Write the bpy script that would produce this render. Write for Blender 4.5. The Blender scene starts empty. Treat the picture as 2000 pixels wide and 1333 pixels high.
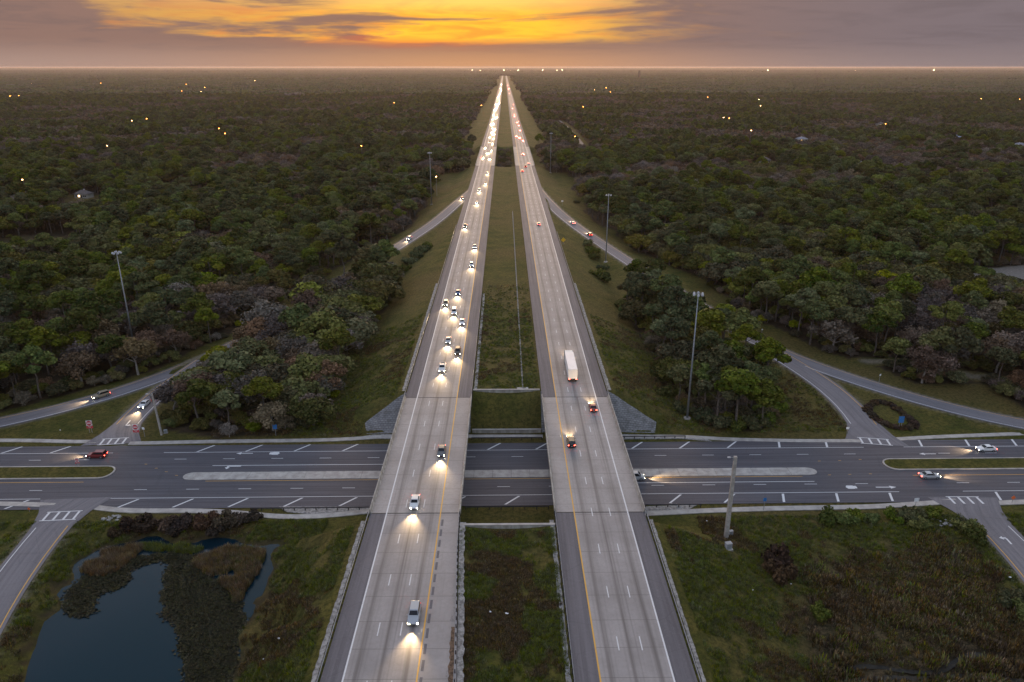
import bpy, bmesh, math, random
import numpy as np
from mathutils import Vector, Matrix, Euler

R = math.radians
scene = bpy.context.scene
COL = scene.collection
random.seed(7)
rng = np.random.default_rng(7)

# ------------------------------------------------------------------ camera
F_PX, W_PX, H_PX = 1450.0, 2000.0, 1333.0
CAM_Z = 93.2
cam_data = bpy.data.cameras.new('camera')
cam = bpy.data.objects.new('camera', cam_data)
COL.objects.link(cam)
cam_data.sensor_width = 36.0
cam_data.lens = 36.0 * F_PX / W_PX
cam_data.clip_start = 1.0
cam_data.clip_end = 120000.0
cam.location = (0, 0, CAM_Z)
cam.rotation_euler = (R(90 - 20.27), 0, R(-0.556))
scene.camera = cam
CAM_ROT = cam.rotation_euler.to_matrix()

# ------------------------------------------------------------------ world
SUN_AZ, SUN_EL = -1.5, 4.0
world = bpy.data.worlds.new('World')
scene.world = world
world.use_nodes = True


def build_world():
    nt = world.node_tree
    nt.nodes.clear()
    N = lambda t: nt.nodes.new(t)
    L = nt.links.new

    def val(x, sock):
        if hasattr(x, 'is_output') or isinstance(x, bpy.types.NodeSocket):
            L(x, sock)
        else:
            sock.default_value = x

    def m(op, a, b=0.0, c=None):
        n = N('ShaderNodeMath')
        n.operation = op
        val(a, n.inputs[0])
        val(b, n.inputs[1])
        if c is not None:
            val(c, n.inputs[2])
        return n.outputs[0]

    def ramp(x, lo, hi):
        n = N('ShaderNodeMapRange')
        n.interpolation_type = 'SMOOTHSTEP'
        val(x, n.inputs[0])
        n.inputs[1].default_value = lo
        n.inputs[2].default_value = hi
        return n.outputs[0]

    def gauss(x, c, w):
        d = m('DIVIDE', m('SUBTRACT', x, c), w)
        return m('EXPONENT', m('MULTIPLY', m('MULTIPLY', d, d), -1.0))

    def mix(f, a, b):
        n = N('ShaderNodeMix')
        n.data_type = 'RGBA'
        val(f, n.inputs[0])
        for s, v in ((n.inputs[6], a), (n.inputs[7], b)):
            if isinstance(v, tuple):
                s.default_value = (*v, 1)
            else:
                L(v, s)
        return n.outputs[2]

    def noise(vec, scale, detail, rough=0.55, dist=0.0):
        n = N('ShaderNodeTexNoise')
        L(vec, n.inputs['Vector'])
        n.inputs['Scale'].default_value = scale
        n.inputs['Detail'].default_value = detail
        n.inputs['Roughness'].default_value = rough
        n.inputs['Distortion'].default_value = dist
        return n.outputs[0]

    tc = N('ShaderNodeTexCoord')
    sep = N('ShaderNodeSeparateXYZ')
    L(tc.outputs['Generated'], sep.inputs[0])
    x, y, z = sep.outputs
    el = m('MULTIPLY', m('ARCSINE', z), 57.2958)
    az = m('MULTIPLY', m('ARCTAN2', x, y), 57.2958)
    zz = m('ADD', m('MAXIMUM', z, 0.0), 0.075)
    comb = N('ShaderNodeCombineXYZ')
    L(m('DIVIDE', x, zz), comb.inputs[0])
    L(m('DIVIDE', y, zz), comb.inputs[1])
    comb.inputs[2].default_value = 3.7
    p = comb.outputs[0]
    n1 = noise(p, 0.50, 8.0, 0.58, 0.6)
    n2 = noise(p, 1.5, 7.0, 0.6, 0.5)
    # gaps in the cloud sheet where the low sun lights it from below
    wob = m('MULTIPLY', m('SUBTRACT', n1, 0.5), 1.0)
    el_w = m('ADD', el, m('MULTIPLY', m('SUBTRACT', n2, 0.5), 0.9))
    glow_az = m('ADD', gauss(az, -1.0, 10.5), m('MULTIPLY', gauss(az, -17.0, 15.0), 0.5))
    glow = m('MULTIPLY', glow_az, m('MULTIPLY', ramp(el_w, 1.35, 2.1), m('SUBTRACT', 1.0, ramp(el_w, 9.0, 22.0))))
    lit = m('MULTIPLY', glow, ramp(m('ADD', m('ADD', n1, m('MULTIPLY', n2, 0.35)), m('MULTIPLY', glow_az, 0.20)), 0.71, 0.88))
    # sky tones
    side = ramp(az, -40.0, 40.0)
    haze_band = mix(side, (0.40, 0.27, 0.225), (0.26, 0.205, 0.21))
    haze_band = mix(gauss(az, -2.0, 17.0), haze_band, (0.62, 0.315, 0.16))
    sheet = mix(side, (0.285, 0.175, 0.145), (0.205, 0.165, 0.18))
    sheet = mix(m('MULTIPLY', gauss(az, -3.0, 18.0), 0.8), sheet, (0.37, 0.19, 0.115))
    sheet = mix(m('MULTIPLY', ramp(n2, 0.42, 0.7), 0.35), sheet, (0.15, 0.115, 0.12))
    c = mix(ramp(el, 0.1, 1.9), haze_band, sheet)
    red = m('MULTIPLY', m('MULTIPLY', gauss(el_w, 1.75, 0.38), gauss(az, -6.0, 5.5)), 0.75)
    c = mix(red, c, (0.80, 0.16, 0.045))
    hot = mix(ramp(n2, 0.4, 0.72), (1.25, 0.62, 0.05), (1.15, 0.40, 0.05))
    hot = mix(m('MULTIPLY', ramp(el, 3.2, 4.6), 0.5), hot, (1.3, 0.82, 0.28))
    c = mix(lit, c, hot)
    dim = N('ShaderNodeVectorMath')
    dim.operation = 'SCALE'
    L(c, dim.inputs[0])
    dim.inputs['Scale'].default_value = CLOUD_GAIN
    c = dim.outputs[0]
    # above the cloud sheet: open dusk sky with thinning mauve cloud
    sky = N('ShaderNodeTexSky')
    sky.sky_type = 'NISHITA'
    sky.sun_disc = False
    sky.sun_elevation = R(SUN_EL)
    sky.sun_rotation = R(SUN_AZ)
    sky.altitude = 100
    sky.dust_density = 1.5
    skym = N('ShaderNodeVectorMath')
    skym.operation = 'SCALE'
    L(sky.outputs[0], skym.inputs[0])
    skym.inputs['Scale'].default_value = SKY_GAIN
    cover = m('MULTIPLY', ramp(n1, 0.40, 0.62), 0.55)
    up = mix(cover, skym.outputs[0], (0.37, 0.355, 0.47))
    c = mix(ramp(m('ADD', el, m('MULTIPLY', wob, 10.0)), 6.0, 22.0), c, up)
    bg = N('ShaderNodeBackground')
    L(c, bg.inputs[0])
    bg.inputs[1].default_value = 1.0
    out = N('ShaderNodeOutputWorld')
    L(bg.outputs[0], out.inputs[0])


SKY_GAIN = 0.15
CLOUD_GAIN = 0.29
build_world()

sun_d = bpy.data.lights.new('sun', 'SUN')
sun = bpy.data.objects.new('sun', sun_d)
COL.objects.link(sun)
sun_d.energy = 0.5
sun_d.angle = R(25)
sun_d.color = (1.0, 0.62, 0.32)
_sd = Vector((math.sin(R(SUN_AZ)) * math.cos(R(SUN_EL + 4)), math.cos(R(SUN_AZ)) * math.cos(R(SUN_EL + 4)), math.sin(R(SUN_EL + 4))))
sun.rotation_euler = _sd.to_track_quat('Z', 'Y').to_euler()

scene.view_settings.view_transform = 'Standard'
scene.view_settings.look = 'None'
scene.view_settings.gamma = 1.0
scene.view_settings.exposure = 1.85
scene.view_settings.use_curve_mapping = False
scene.render.engine = 'CYCLES'
scene.cycles.max_bounces = 6
scene.cycles.diffuse_bounces = 2
scene.cycles.glossy_bounces = 2
scene.cycles.transmission_bounces = 2
scene.cycles.volume_bounces = 0
scene.cycles.transparent_max_bounces = 4
scene.cycles.sample_clamp_indirect = 3.0
scene.cycles.sample_clamp_direct = 0.0
scene.cycles.caustics_reflective = False
scene.cycles.caustics_refractive = False
scene.cycles.use_denoising = True
world.cycles.sampling_method = 'MANUAL'
world.cycles.sample_map_resolution = 512

# ------------------------------------------------------------------ helpers
def px_dir(px, py):
    return CAM_ROT @ Vector(((px - 1000.0) / F_PX, -(py - 666.5) / F_PX, -1.0))


def at(px, py, z=0.0):
    d = px_dir(px, py)
    t = (z - CAM_Z) / d.z
    return Vector((d.x * t, d.y * t, z))


CAM_INV = CAM_ROT.transposed()


def project(v):
    c = CAM_INV @ (Vector(v) - Vector((0, 0, CAM_Z)))
    return (1000 + F_PX * c.x / -c.z, 666.5 - F_PX * c.y / -c.z)


def height_to(base, py):
    """height of a vertical post on base whose top shows in row py"""
    lo, hi = 0.0, 200.0
    for _ in range(40):
        mid = (lo + hi) / 2
        if project((base[0], base[1], base[2] + mid))[1] > py:
            lo = mid
        else:
            hi = mid
    return lo


def set_props(o, label=None, cat=None, group=None, kind=None):
    if label:
        o['label'] = label
    if cat:
        o['category'] = cat
    if group:
        o['group'] = group
    if kind:
        o['kind'] = kind
    return o


def link(o, parent=None):
    COL.objects.link(o)
    if parent is not None:
        o.parent = parent
    return o


def empty(name, loc=(0, 0, 0), rz=0.0, label=None, cat=None, group=None):
    o = bpy.data.objects.new(name, None)
    o.empty_display_size = 0.5
    o.location = loc
    o.rotation_euler = (0, 0, rz)
    link(o)
    return set_props(o, label, cat, group)


class MB:
    """collects faces for one mesh"""

    def __init__(self):
        self.v, self.f = [], []

    def add(self, vs, fs):
        n = len(self.v)
        self.v += [tuple(a) for a in vs]
        self.f += [tuple(i + n for i in f) for f in fs]
        return self

    def box(self, x0, x1, y0, y1, z0, z1):
        return self.add([(x0, y0, z0), (x1, y0, z0), (x1, y1, z0), (x0, y1, z0), (x0, y0, z1), (x1, y0, z1), (x1, y1, z1), (x0, y1, z1)],
                        [(0, 3, 2, 1), (4, 5, 6, 7), (0, 1, 5, 4), (1, 2, 6, 5), (2, 3, 7, 6), (3, 0, 4, 7)])

    def tube(self, p0, p1, r0, r1=None, n=8, cap=True):
        r1 = r0 if r1 is None else r1
        p0, p1 = Vector(p0), Vector(p1)
        q = (p1 - p0).to_track_quat('Z', 'Y')
        vs = []
        for p, r in ((p0, r0), (p1, r1)):
            for i in range(n):
                a = 2 * math.pi * i / n
                vs.append(p + q @ Vector((r * math.cos(a), r * math.sin(a), 0)))
        fs = [(i, (i + 1) % n, n + (i + 1) % n, n + i) for i in range(n)]
        if cap:
            fs += [tuple(range(n))[::-1], tuple(range(n, 2 * n))]
        return self.add(vs, fs)

    def loft(self, rings, cap=True, closed=True):
        n = len(rings[0])
        vs = [p for r in rings for p in r]
        fs = []
        for k in range(len(rings) - 1):
            for i in range(n if closed else n - 1):
                j = (i + 1) % n
                fs.append((k * n + i, k * n + j, (k + 1) * n + j, (k + 1) * n + i))
        if cap:
            fs += [tuple(range(n))[::-1], tuple(range((len(rings) - 1) * n, len(rings) * n))]
        return self.add(vs, fs)

    def prism(self, outline, z0, z1):
        n = len(outline)
        return self.add([(x, y, z0) for x, y in outline] + [(x, y, z1) for x, y in outline],
                        [tuple(range(n))[::-1], tuple(range(n, 2 * n))] + [(i, (i + 1) % n, n + (i + 1) % n, n + i) for i in range(n)])

    def mesh(self, name, mat=None):
        me = bpy.data.meshes.new(name)
        me.from_pydata(self.v, [], self.f)
        if mat:
            me.materials.append(mat)
        me.update()
        return me

    def build(self, name, mat, parent=None, smooth=False):
        me = self.mesh(name, mat)
        if smooth:
            me.shade_smooth()
        return link(bpy.data.objects.new(name, me), parent)


def np_mesh(name, v, f, mat=None, smooth=False):
    """v (n,3) array, f (m,3|4) array"""
    me = bpy.data.meshes.new(name)
    v = np.asarray(v, np.float32)
    f = np.asarray(f, np.int32)
    k = f.shape[1]
    me.vertices.add(len(v))
    me.vertices.foreach_set('co', v.ravel())
    me.loops.add(f.size)
    me.loops.foreach_set('vertex_index', f.ravel())
    me.polygons.add(len(f))
    me.polygons.foreach_set('loop_start', np.arange(0, f.size, k, dtype=np.int32))
    me.polygons.foreach_set('loop_total', np.full(len(f), k, np.int32))
    if smooth:
        me.polygons.foreach_set('use_smooth', np.ones(len(f), bool))
    if mat:
        me.materials.append(mat)
    me.update()
    return me


def obj(name, me, parent=None, loc=None):
    o = bpy.data.objects.new(name, me)
    if loc is not None:
        o.location = loc
    return link(o, parent)


def copy_tree(o, parent=None):
    c = o.copy()
    link(c, parent)
    for ch in o.children:
        copy_tree(ch, c)
    return c


def add_uv(me, uvs):
    """uvs: per-vertex (n,2)"""
    layer = me.uv_layers.new(name='UVMap')
    idx = np.zeros(len(me.loops), np.int32)
    me.loops.foreach_get('vertex_index', idx)
    layer.data.foreach_set('uv', np.asarray(uvs, np.float32)[idx].ravel())


# ------------------------------------------------------------------ materials
class NT:
    def __init__(self, name):
        self.m = bpy.data.materials.new(name)
        self.m.use_nodes = True
        self.t = self.m.node_tree
        self.b = self.t.nodes['Principled BSDF']
        self.b.inputs['Specular IOR Level'].default_value = 0.3

    def n(self, t):
        return self.t.nodes.new(t)

    def l(self, a, b):
        self.t.links.new(a, b)

    def v(self, x, s):
        if isinstance(x, bpy.types.NodeSocket):
            self.l(x, s)
        else:
            s.default_value = (*x, 1) if isinstance(x, tuple) and len(x) == 3 and s.type == 'RGBA' else x

    def math(self, op, a, b=0.0):
        n = self.n('ShaderNodeMath')
        n.operation = op
        self.v(a, n.inputs[0])
        self.v(b, n.inputs[1])
        return n.outputs[0]

    def rng(self, x, lo, hi, a=0.0, b=1.0):
        n = self.n('ShaderNodeMapRange')
        n.interpolation_type = 'SMOOTHSTEP'
        self.v(x, n.inputs[0])
        for i, q in enumerate((lo, hi, a, b)):
            n.inputs[i + 1].default_value = q
        return n.outputs[0]

    def mix(self, f, a, b, mode='MIX'):
        n = self.n('ShaderNodeMix')
        n.data_type = 'RGBA'
        n.blend_type = mode
        self.v(f, n.inputs[0])
        self.v(a, n.inputs[6])
        self.v(b, n.inputs[7])
        return n.outputs[2]

    def pos(self):
        return self.n('ShaderNodeNewGeometry').outputs['Position']

    def objc(self):
        return self.n('ShaderNodeTexCoord').outputs['Object']

    def uv(self):
        s = self.n('ShaderNodeSeparateXYZ')
        self.l(self.n('ShaderNodeUVMap').outputs[0], s.inputs[0])
        return s.outputs[0], s.outputs[1]

    def scale(self, vec, s):
        n = self.n('ShaderNodeVectorMath')
        n.operation = 'MULTIPLY'
        self.l(vec, n.inputs[0])
        n.inputs[1].default_value = s
        return n.outputs[0]

    def noise(self, vec, scale, detail=4, rough=0.6, dist=0.0):
        n = self.n('ShaderNodeTexNoise')
        if vec is not None:
            self.l(vec, n.inputs['Vector'])
        n.inputs['Scale'].default_value = scale
        n.inputs['Detail'].default_value = detail
        n.inputs['Roughness'].default_value = rough
        n.inputs['Distortion'].default_value = dist
        return n.outputs[0]

    def vor(self, vec, scale):
        n = self.n('ShaderNodeTexVoronoi')
        self.l(vec, n.inputs['Vector'])
        n.inputs['Scale'].default_value = scale
        return n

    def col(self, c):
        self.v(c, self.b.inputs['Base Color'])

    def bump(self, h, strength=0.4, dist=0.1):
        n = self.n('ShaderNodeBump')
        n.inputs['Strength'].default_value = strength
        n.inputs['Distance'].default_value = dist
        self.l(h, n.inputs['Height'])
        self.l(n.outputs[0], self.b.inputs['Normal'])

    def rough(self, r):
        self.v(r, self.b.inputs['Roughness'])
        return self


def plain(name, c, rough=0.7, metal=0.0, vary=0.15, scale=1.5):
    k = NT(name)
    nz = k.noise(k.objc(), scale, 5)
    lo = tuple(a * (1 - vary) for a in c)
    hi = tuple(min(1, a * (1 + vary)) for a in c)
    k.col(k.mix(k.rng(nz, 0.3, 0.7), lo, hi))
    k.rough(rough)
    k.b.inputs['Metallic'].default_value = metal
    return k.m


def emit(name, c, strength, light=False):
    k = NT(name)
    k.col(tuple(a * 0.5 for a in c))
    k.b.inputs['Emission Color'].default_value = (*c, 1)
    k.b.inputs['Emission Strength'].default_value = strength
    if not light:
        k.m.cycles.emission_sampling = 'NONE'
    return k.m


MAT = {}


def build_road_materials():
    # concrete carriageway: u across in metres from the white edge line, v along
    for nm, base in (('carriageway_concrete', (0.30, 0.278, 0.265)), ('deck_concrete', (0.325, 0.302, 0.285))):
        k = NT(nm)
        u, v = k.uv()
        cb = k.n('ShaderNodeCombineXYZ')
        k.l(u, cb.inputs[0])
        k.l(k.math('MULTIPLY', v, 0.012), cb.inputs[1])
        streak = k.noise(cb.outputs[0], 2.2, 6, 0.62)
        blot = k.noise(k.pos(), 0.11, 5)
        fine = k.noise(k.pos(), 1.6, 4)
        lane = k.math('FRACT', k.math('DIVIDE', u, 3.63))
        # oil band along the middle of each lane, faint wheel paths beside it
        d = k.math('ABSOLUTE', k.math('SUBTRACT', lane, 0.5))
        oil = k.rng(d, 0.02, 0.24, 1.0, 0.0)
        d2 = k.math('ABSOLUTE', k.math('SUBTRACT', d, 0.27))
        wheel = k.rng(d2, 0.0, 0.10, 0.3, 0.0)
        on_lanes = k.math('MULTIPLY', k.rng(u, -0.2, 0.3), k.rng(u, 10.6, 11.1, 1.0, 0.0))
        wear = k.math('MULTIPLY', k.math('MULTIPLY', k.math('ADD', oil, wheel), on_lanes), k.rng(streak, 0.22, 0.75))
        c = k.mix(k.rng(blot, 0.3, 0.7), tuple(a * 0.86 for a in base), tuple(a * 1.1 for a in base))
        c = k.mix(k.math('MULTIPLY', wear, 0.95), c, (0.105, 0.095, 0.09))
        c = k.mix(k.rng(streak, 0.55, 0.8, 0, 0.3), c, (0.12, 0.10, 0.09))
        # transverse joints every 6.1 m
        j = k.math('ABSOLUTE', k.math('SUBTRACT', k.math('FRACT', k.math('DIVIDE', v, 6.1)), 0.5))
        c = k.mix(k.rng(j, 0.005, 0.013, 0.55, 0.0), c, (0.08, 0.07, 0.065))
        slab = k.noise(None, 1.0)
        c = k.mix(k.rng(fine, 0.35, 0.75, 0, 0.22), c, (0.16, 0.145, 0.13))
        k.col(c)
        k.rough(0.72)
        k.bump(fine, 0.15, 0.02)
        MAT[nm] = k.m
    for nm, base, dark in (('shoulder_asphalt', (0.15, 0.142, 0.152), (0.095, 0.09, 0.098)), ('street_asphalt', (0.105, 0.10, 0.112), (0.062, 0.06, 0.068)),
                           ('ramp_asphalt', (0.185, 0.178, 0.19), (0.12, 0.115, 0.125))):
        k = NT(nm)
        u, v = k.uv()
        cb = k.n('ShaderNodeCombineXYZ')
        k.l(u, cb.inputs[0])
        k.l(k.math('MULTIPLY', v, 0.02), cb.inputs[1])
        streak = k.noise(cb.outputs[0], 1.3, 6, 0.6)
        blot = k.noise(k.pos(), 0.07, 6, 0.6)
        fine = k.noise(k.pos(), 2.5, 4, 0.7)
        c = k.mix(k.rng(streak, 0.3, 0.72), dark, base)
        c = k.mix(k.rng(blot, 0.48, 0.75, 0, 0.55), c, tuple(a * 0.62 for a in base))
        c = k.mix(k.rng(fine, 0.5, 0.8, 0, 0.35), c, tuple(min(1, a * 1.5) for a in base))
        vor = k.vor(k.scale(k.pos(), (1, 1, 0)), 0.16)
        vor.feature = 'DISTANCE_TO_EDGE'
        c = k.mix(k.rng(vor.outputs[0], 0.004, 0.022, 0.13, 0.0), c, (0.03, 0.03, 0.032))
        k.col(c)
        k.rough(0.8)
        k.bump(fine, 0.2, 0.02)
        MAT[nm] = k.m
    for nm, base in (('paint_white', (0.62, 0.62, 0.62)), ('paint_yellow', (0.62, 0.34, 0.06))):
        k = NT(nm)
        w = k.noise(k.pos(), 3.0, 5, 0.7)
        k.col(k.mix(k.rng(w, 0.52, 0.78, 0, 0.6), base, (0.2, 0.19, 0.18)))
        k.rough(0.6)
        MAT[nm] = k.m
    k = NT('pavement_concrete')
    b = k.noise(k.pos(), 0.5, 6)
    f = k.noise(k.pos(), 4.0, 5)
    c = k.mix(k.rng(b, 0.3, 0.7), (0.30, 0.275, 0.25), (0.46, 0.43, 0.39))
    k.col(k.mix(k.rng(f, 0.5, 0.75, 0, 0.5), c, (0.2, 0.185, 0.16)))
    k.rough(0.85)
    MAT['pavement_concrete'] = k.m
    k = NT('parapet_concrete')
    s = k.scale(k.pos(), (1, 1, 0.2))
    b = k.noise(s, 0.8, 6)
    c = k.mix(k.rng(b, 0.35, 0.72), (0.24, 0.22, 0.19), (0.44, 0.41, 0.36))
    k.col(c)
    k.rough(0.85)
    MAT['parapet_concrete'] = k.m
    k = NT('slope_paving')
    br = k.n('ShaderNodeTexBrick')
    k.l(k.scale(k.pos(), (1, 1, 1)), br.inputs['Vector'])
    br.inputs['Scale'].default_value = 0.55
    br.inputs['Color1'].default_value = (0.20, 0.20, 0.20, 1)
    br.inputs['Color2'].default_value = (0.27, 0.265, 0.26, 1)
    br.inputs['Mortar'].default_value = (0.07, 0.07, 0.065, 1)
    nz = k.noise(k.pos(), 0.5, 6)
    k.col(k.mix(k.rng(nz, 0.45, 0.72, 0, 0.7), br.outputs[0], (0.085, 0.08, 0.07)))
    k.rough(0.9)
    MAT['slope_paving'] = k.m


def build_ground_material():
    k = NT('ground')
    at_ = k.n('ShaderNodeAttribute')
    at_.attribute_name = 'mask'
    sp = k.n('ShaderNodeSeparateColor')
    k.l(at_.outputs['Color'], sp.inputs[0])
    litter, dry, sand = sp.outputs
    p = k.pos()
    big = k.noise(p, 0.022, 6, 0.62)
    mid = k.noise(p, 0.16, 6, 0.65)
    fine = k.noise(p, 1.1, 5, 0.75)
    tuft = k.noise(k.scale(p, (1, 1, 0.4)), 3.4, 4, 0.8)
    g = k.mix(k.rng(mid, 0.32, 0.68), (0.050, 0.062, 0.010), (0.130, 0.112, 0.026))
    g = k.mix(k.rng(big, 0.40, 0.66), g, (0.135, 0.100, 0.034))
    g = k.mix(k.rng(fine, 0.36, 0.62, 0.75, 0.0), g, (0.026, 0.030, 0.008))
    g = k.mix(k.rng(tuft, 0.52, 0.78, 0, 0.6), g, (0.15, 0.15, 0.05))
    # mown right of way: stripes of cut along the motorway
    sx = k.n('ShaderNodeSeparateXYZ')
    k.l(p, sx.inputs[0])
    d = k.mix(k.rng(mid, 0.35, 0.65), (0.060, 0.042, 0.022), (0.125, 0.090, 0.046))
    d = k.mix(k.rng(fine, 0.38, 0.6, 0.85, 0.0), d, (0.016, 0.016, 0.009))
    d = k.mix(k.rng(big, 0.52, 0.7, 0, 0.6), d, (0.045, 0.05, 0.014))
    li = k.mix(k.rng(mid, 0.3, 0.7), (0.030, 0.024, 0.014), (0.062, 0.046, 0.027))
    s = k.mix(k.rng(fine, 0.35, 0.7), (0.20, 0.175, 0.145), (0.34, 0.31, 0.27))
    c = k.mix(dry, g, d)
    c = k.mix(litter, c, li)
    c = k.mix(sand, c, s)
    k.col(c)
    k.rough(0.95)
    k.b.inputs['Specular IOR Level'].default_value = 0.1
    k.bump(k.math('ADD', fine, tuft), 0.7, 0.5)
    MAT['ground'] = k.m


def leaf_mat(name, dark, lite, sat=0.25):
    """foliage: colour differs from plant to plant and from clump to clump"""
    k = NT(name)
    oi = k.n('ShaderNodeObjectInfo')
    r = oi.outputs['Random']
    a = k.n('ShaderNodeAttribute')
    a.attribute_name = 'tone'
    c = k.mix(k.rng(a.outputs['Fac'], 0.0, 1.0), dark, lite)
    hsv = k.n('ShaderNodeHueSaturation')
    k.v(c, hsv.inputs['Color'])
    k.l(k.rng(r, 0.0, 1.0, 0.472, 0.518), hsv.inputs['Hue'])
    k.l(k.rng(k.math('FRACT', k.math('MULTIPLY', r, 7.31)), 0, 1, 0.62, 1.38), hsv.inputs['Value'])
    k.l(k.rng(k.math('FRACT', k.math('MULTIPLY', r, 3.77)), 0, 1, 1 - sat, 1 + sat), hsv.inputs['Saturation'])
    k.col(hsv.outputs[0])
    k.rough(0.75)
    k.b.inputs['Specular IOR Level'].default_value = 0.15
    MAT[name] = k.m


build_road_materials()
build_ground_material()
leaf_mat('pine_needles', (0.038, 0.053, 0.012), (0.128, 0.138, 0.034))
leaf_mat('oak_leaves', (0.048, 0.051, 0.014), (0.142, 0.130, 0.042))
leaf_mat('winter_twigs', (0.074, 0.056, 0.038), (0.185, 0.140, 0.095), 0.4)
leaf_mat('bright_leaves', (0.075, 0.100, 0.014), (0.200, 0.205, 0.036))
leaf_mat('shrub_leaves', (0.040, 0.056, 0.014), (0.120, 0.130, 0.036))
leaf_mat('brown_shrub_leaves', (0.028, 0.020, 0.013), (0.085, 0.058, 0.036))
leaf_mat('grass_blades', (0.052, 0.074, 0.011), (0.170, 0.180, 0.036), 0.4)
leaf_mat('dry_blades', (0.066, 0.046, 0.019), (0.215, 0.150, 0.068), 0.3)
leaf_mat('reed_blades', (0.10, 0.068, 0.032), (0.27, 0.190, 0.095), 0.3)
leaf_mat('weed_leaves', (0.012, 0.014, 0.007), (0.050, 0.046, 0.020), 0.3)
MAT['bark'] = plain('bark', (0.11, 0.09, 0.075), 0.9, 0, 0.3, 3)
MAT['pale_bark'] = plain('pale_bark', (0.24, 0.215, 0.19), 0.9, 0, 0.25, 3)
MAT['galv'] = plain('galvanised_steel', (0.27, 0.28, 0.29), 0.6, 0.3, 0.15, 2)
MAT['rail_post'] = plain('weathered_post', (0.05, 0.045, 0.042), 0.85, 0, 0.25, 4)
MAT['pole_conc'] = plain('pole_concrete', (0.36, 0.33, 0.29), 0.85, 0, 0.2, 1)
MAT['lamp_white'] = plain('lamp_housing', (0.45, 0.45, 0.46), 0.5, 0, 0.05, 2)
MAT['steel_dark'] = plain('dark_steel', (0.05, 0.05, 0.055), 0.6, 0.3, 0.2, 2)
MAT['beam'] = plain('girder_concrete', (0.22, 0.205, 0.185), 0.85, 0, 0.2, 0.5)
MAT['joint'] = plain('joint_seal', (0.06, 0.055, 0.05), 0.8, 0, 0.2, 1)
MAT['patch'] = plain('rubble_concrete', (0.25, 0.24, 0.225), 0.95, 0, 0.45, 1.6)
MAT['white_sign'] = plain('sign_white', (0.75, 0.75, 0.76), 0.5, 0, 0.05)
MAT['red_sign'] = plain('sign_red', (0.52, 0.05, 0.06), 0.5, 0, 0.08)
MAT['blue_sign'] = plain('sign_blue', (0.03, 0.16, 0.42), 0.5, 0, 0.08)
MAT['yellow_sign'] = plain('sign_yellow', (0.72, 0.42, 0.03), 0.5, 0, 0.08)
MAT['orange_sign'] = plain('sign_orange', (0.75, 0.16, 0.05), 0.5, 0, 0.08)
MAT['orange_lamp'] = emit('sodium_lamp', (1.0, 0.30, 0.045), 15.0)
MAT['warm_lamp'] = emit('warm_lamp', (1.0, 0.50, 0.18), 15.0)
MAT['red_lamp'] = emit('beacon_red', (1.0, 0.12, 0.05), 25.0)
MAT['head'] = emit('headlight', (1.0, 0.84, 0.56), 45.0)
MAT['head_far'] = emit('headlight_far', (1.0, 0.74, 0.42), 900.0)
MAT['tail'] = emit('tail_light', (1.0, 0.06, 0.035), 9.0)
MAT['tail_far'] = emit('tail_light_far', (1.0, 0.07, 0.04), 380.0)
MAT['window_lit'] = emit('lit_window', (1.0, 0.62, 0.26), 4.0)

# ------------------------------------------------------------------ terrain
GAPS = ((125.7, 189.3), (712.0, 888.0))          # where the motorway leaves the embankment and runs on bridges
X_L, X_R = -29.0, 30.0                            # shoulders of the embankment
MED_L, MED_R = -9.3, 9.6                          # the median between the carriageways


def M(y):
    """level of the motorway surface"""
    y = np.asarray(y, float)
    a = np.clip((y - 340) / 420.0, 0, 1)
    a = a * a * (3 - 2 * a)
    b = np.clip((y - 900) / 500.0, 0, 1)
    b = b * b * (3 - 2 * b)
    return 8.5 - 2.5 * a - 4.0 * b


STREET_SLOPE = 0.006
ST = dict(edge_far=174.6, line_far=170.8, dash_far=167.3, line_in_far=163.9, med_far=160.5, med_near=157.0, line_in_near=156.5, dash_near=152.9,
          line_near=149.2, edge_near=144.8)


def sty(x, y):
    return y + STREET_SLOPE * x


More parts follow.
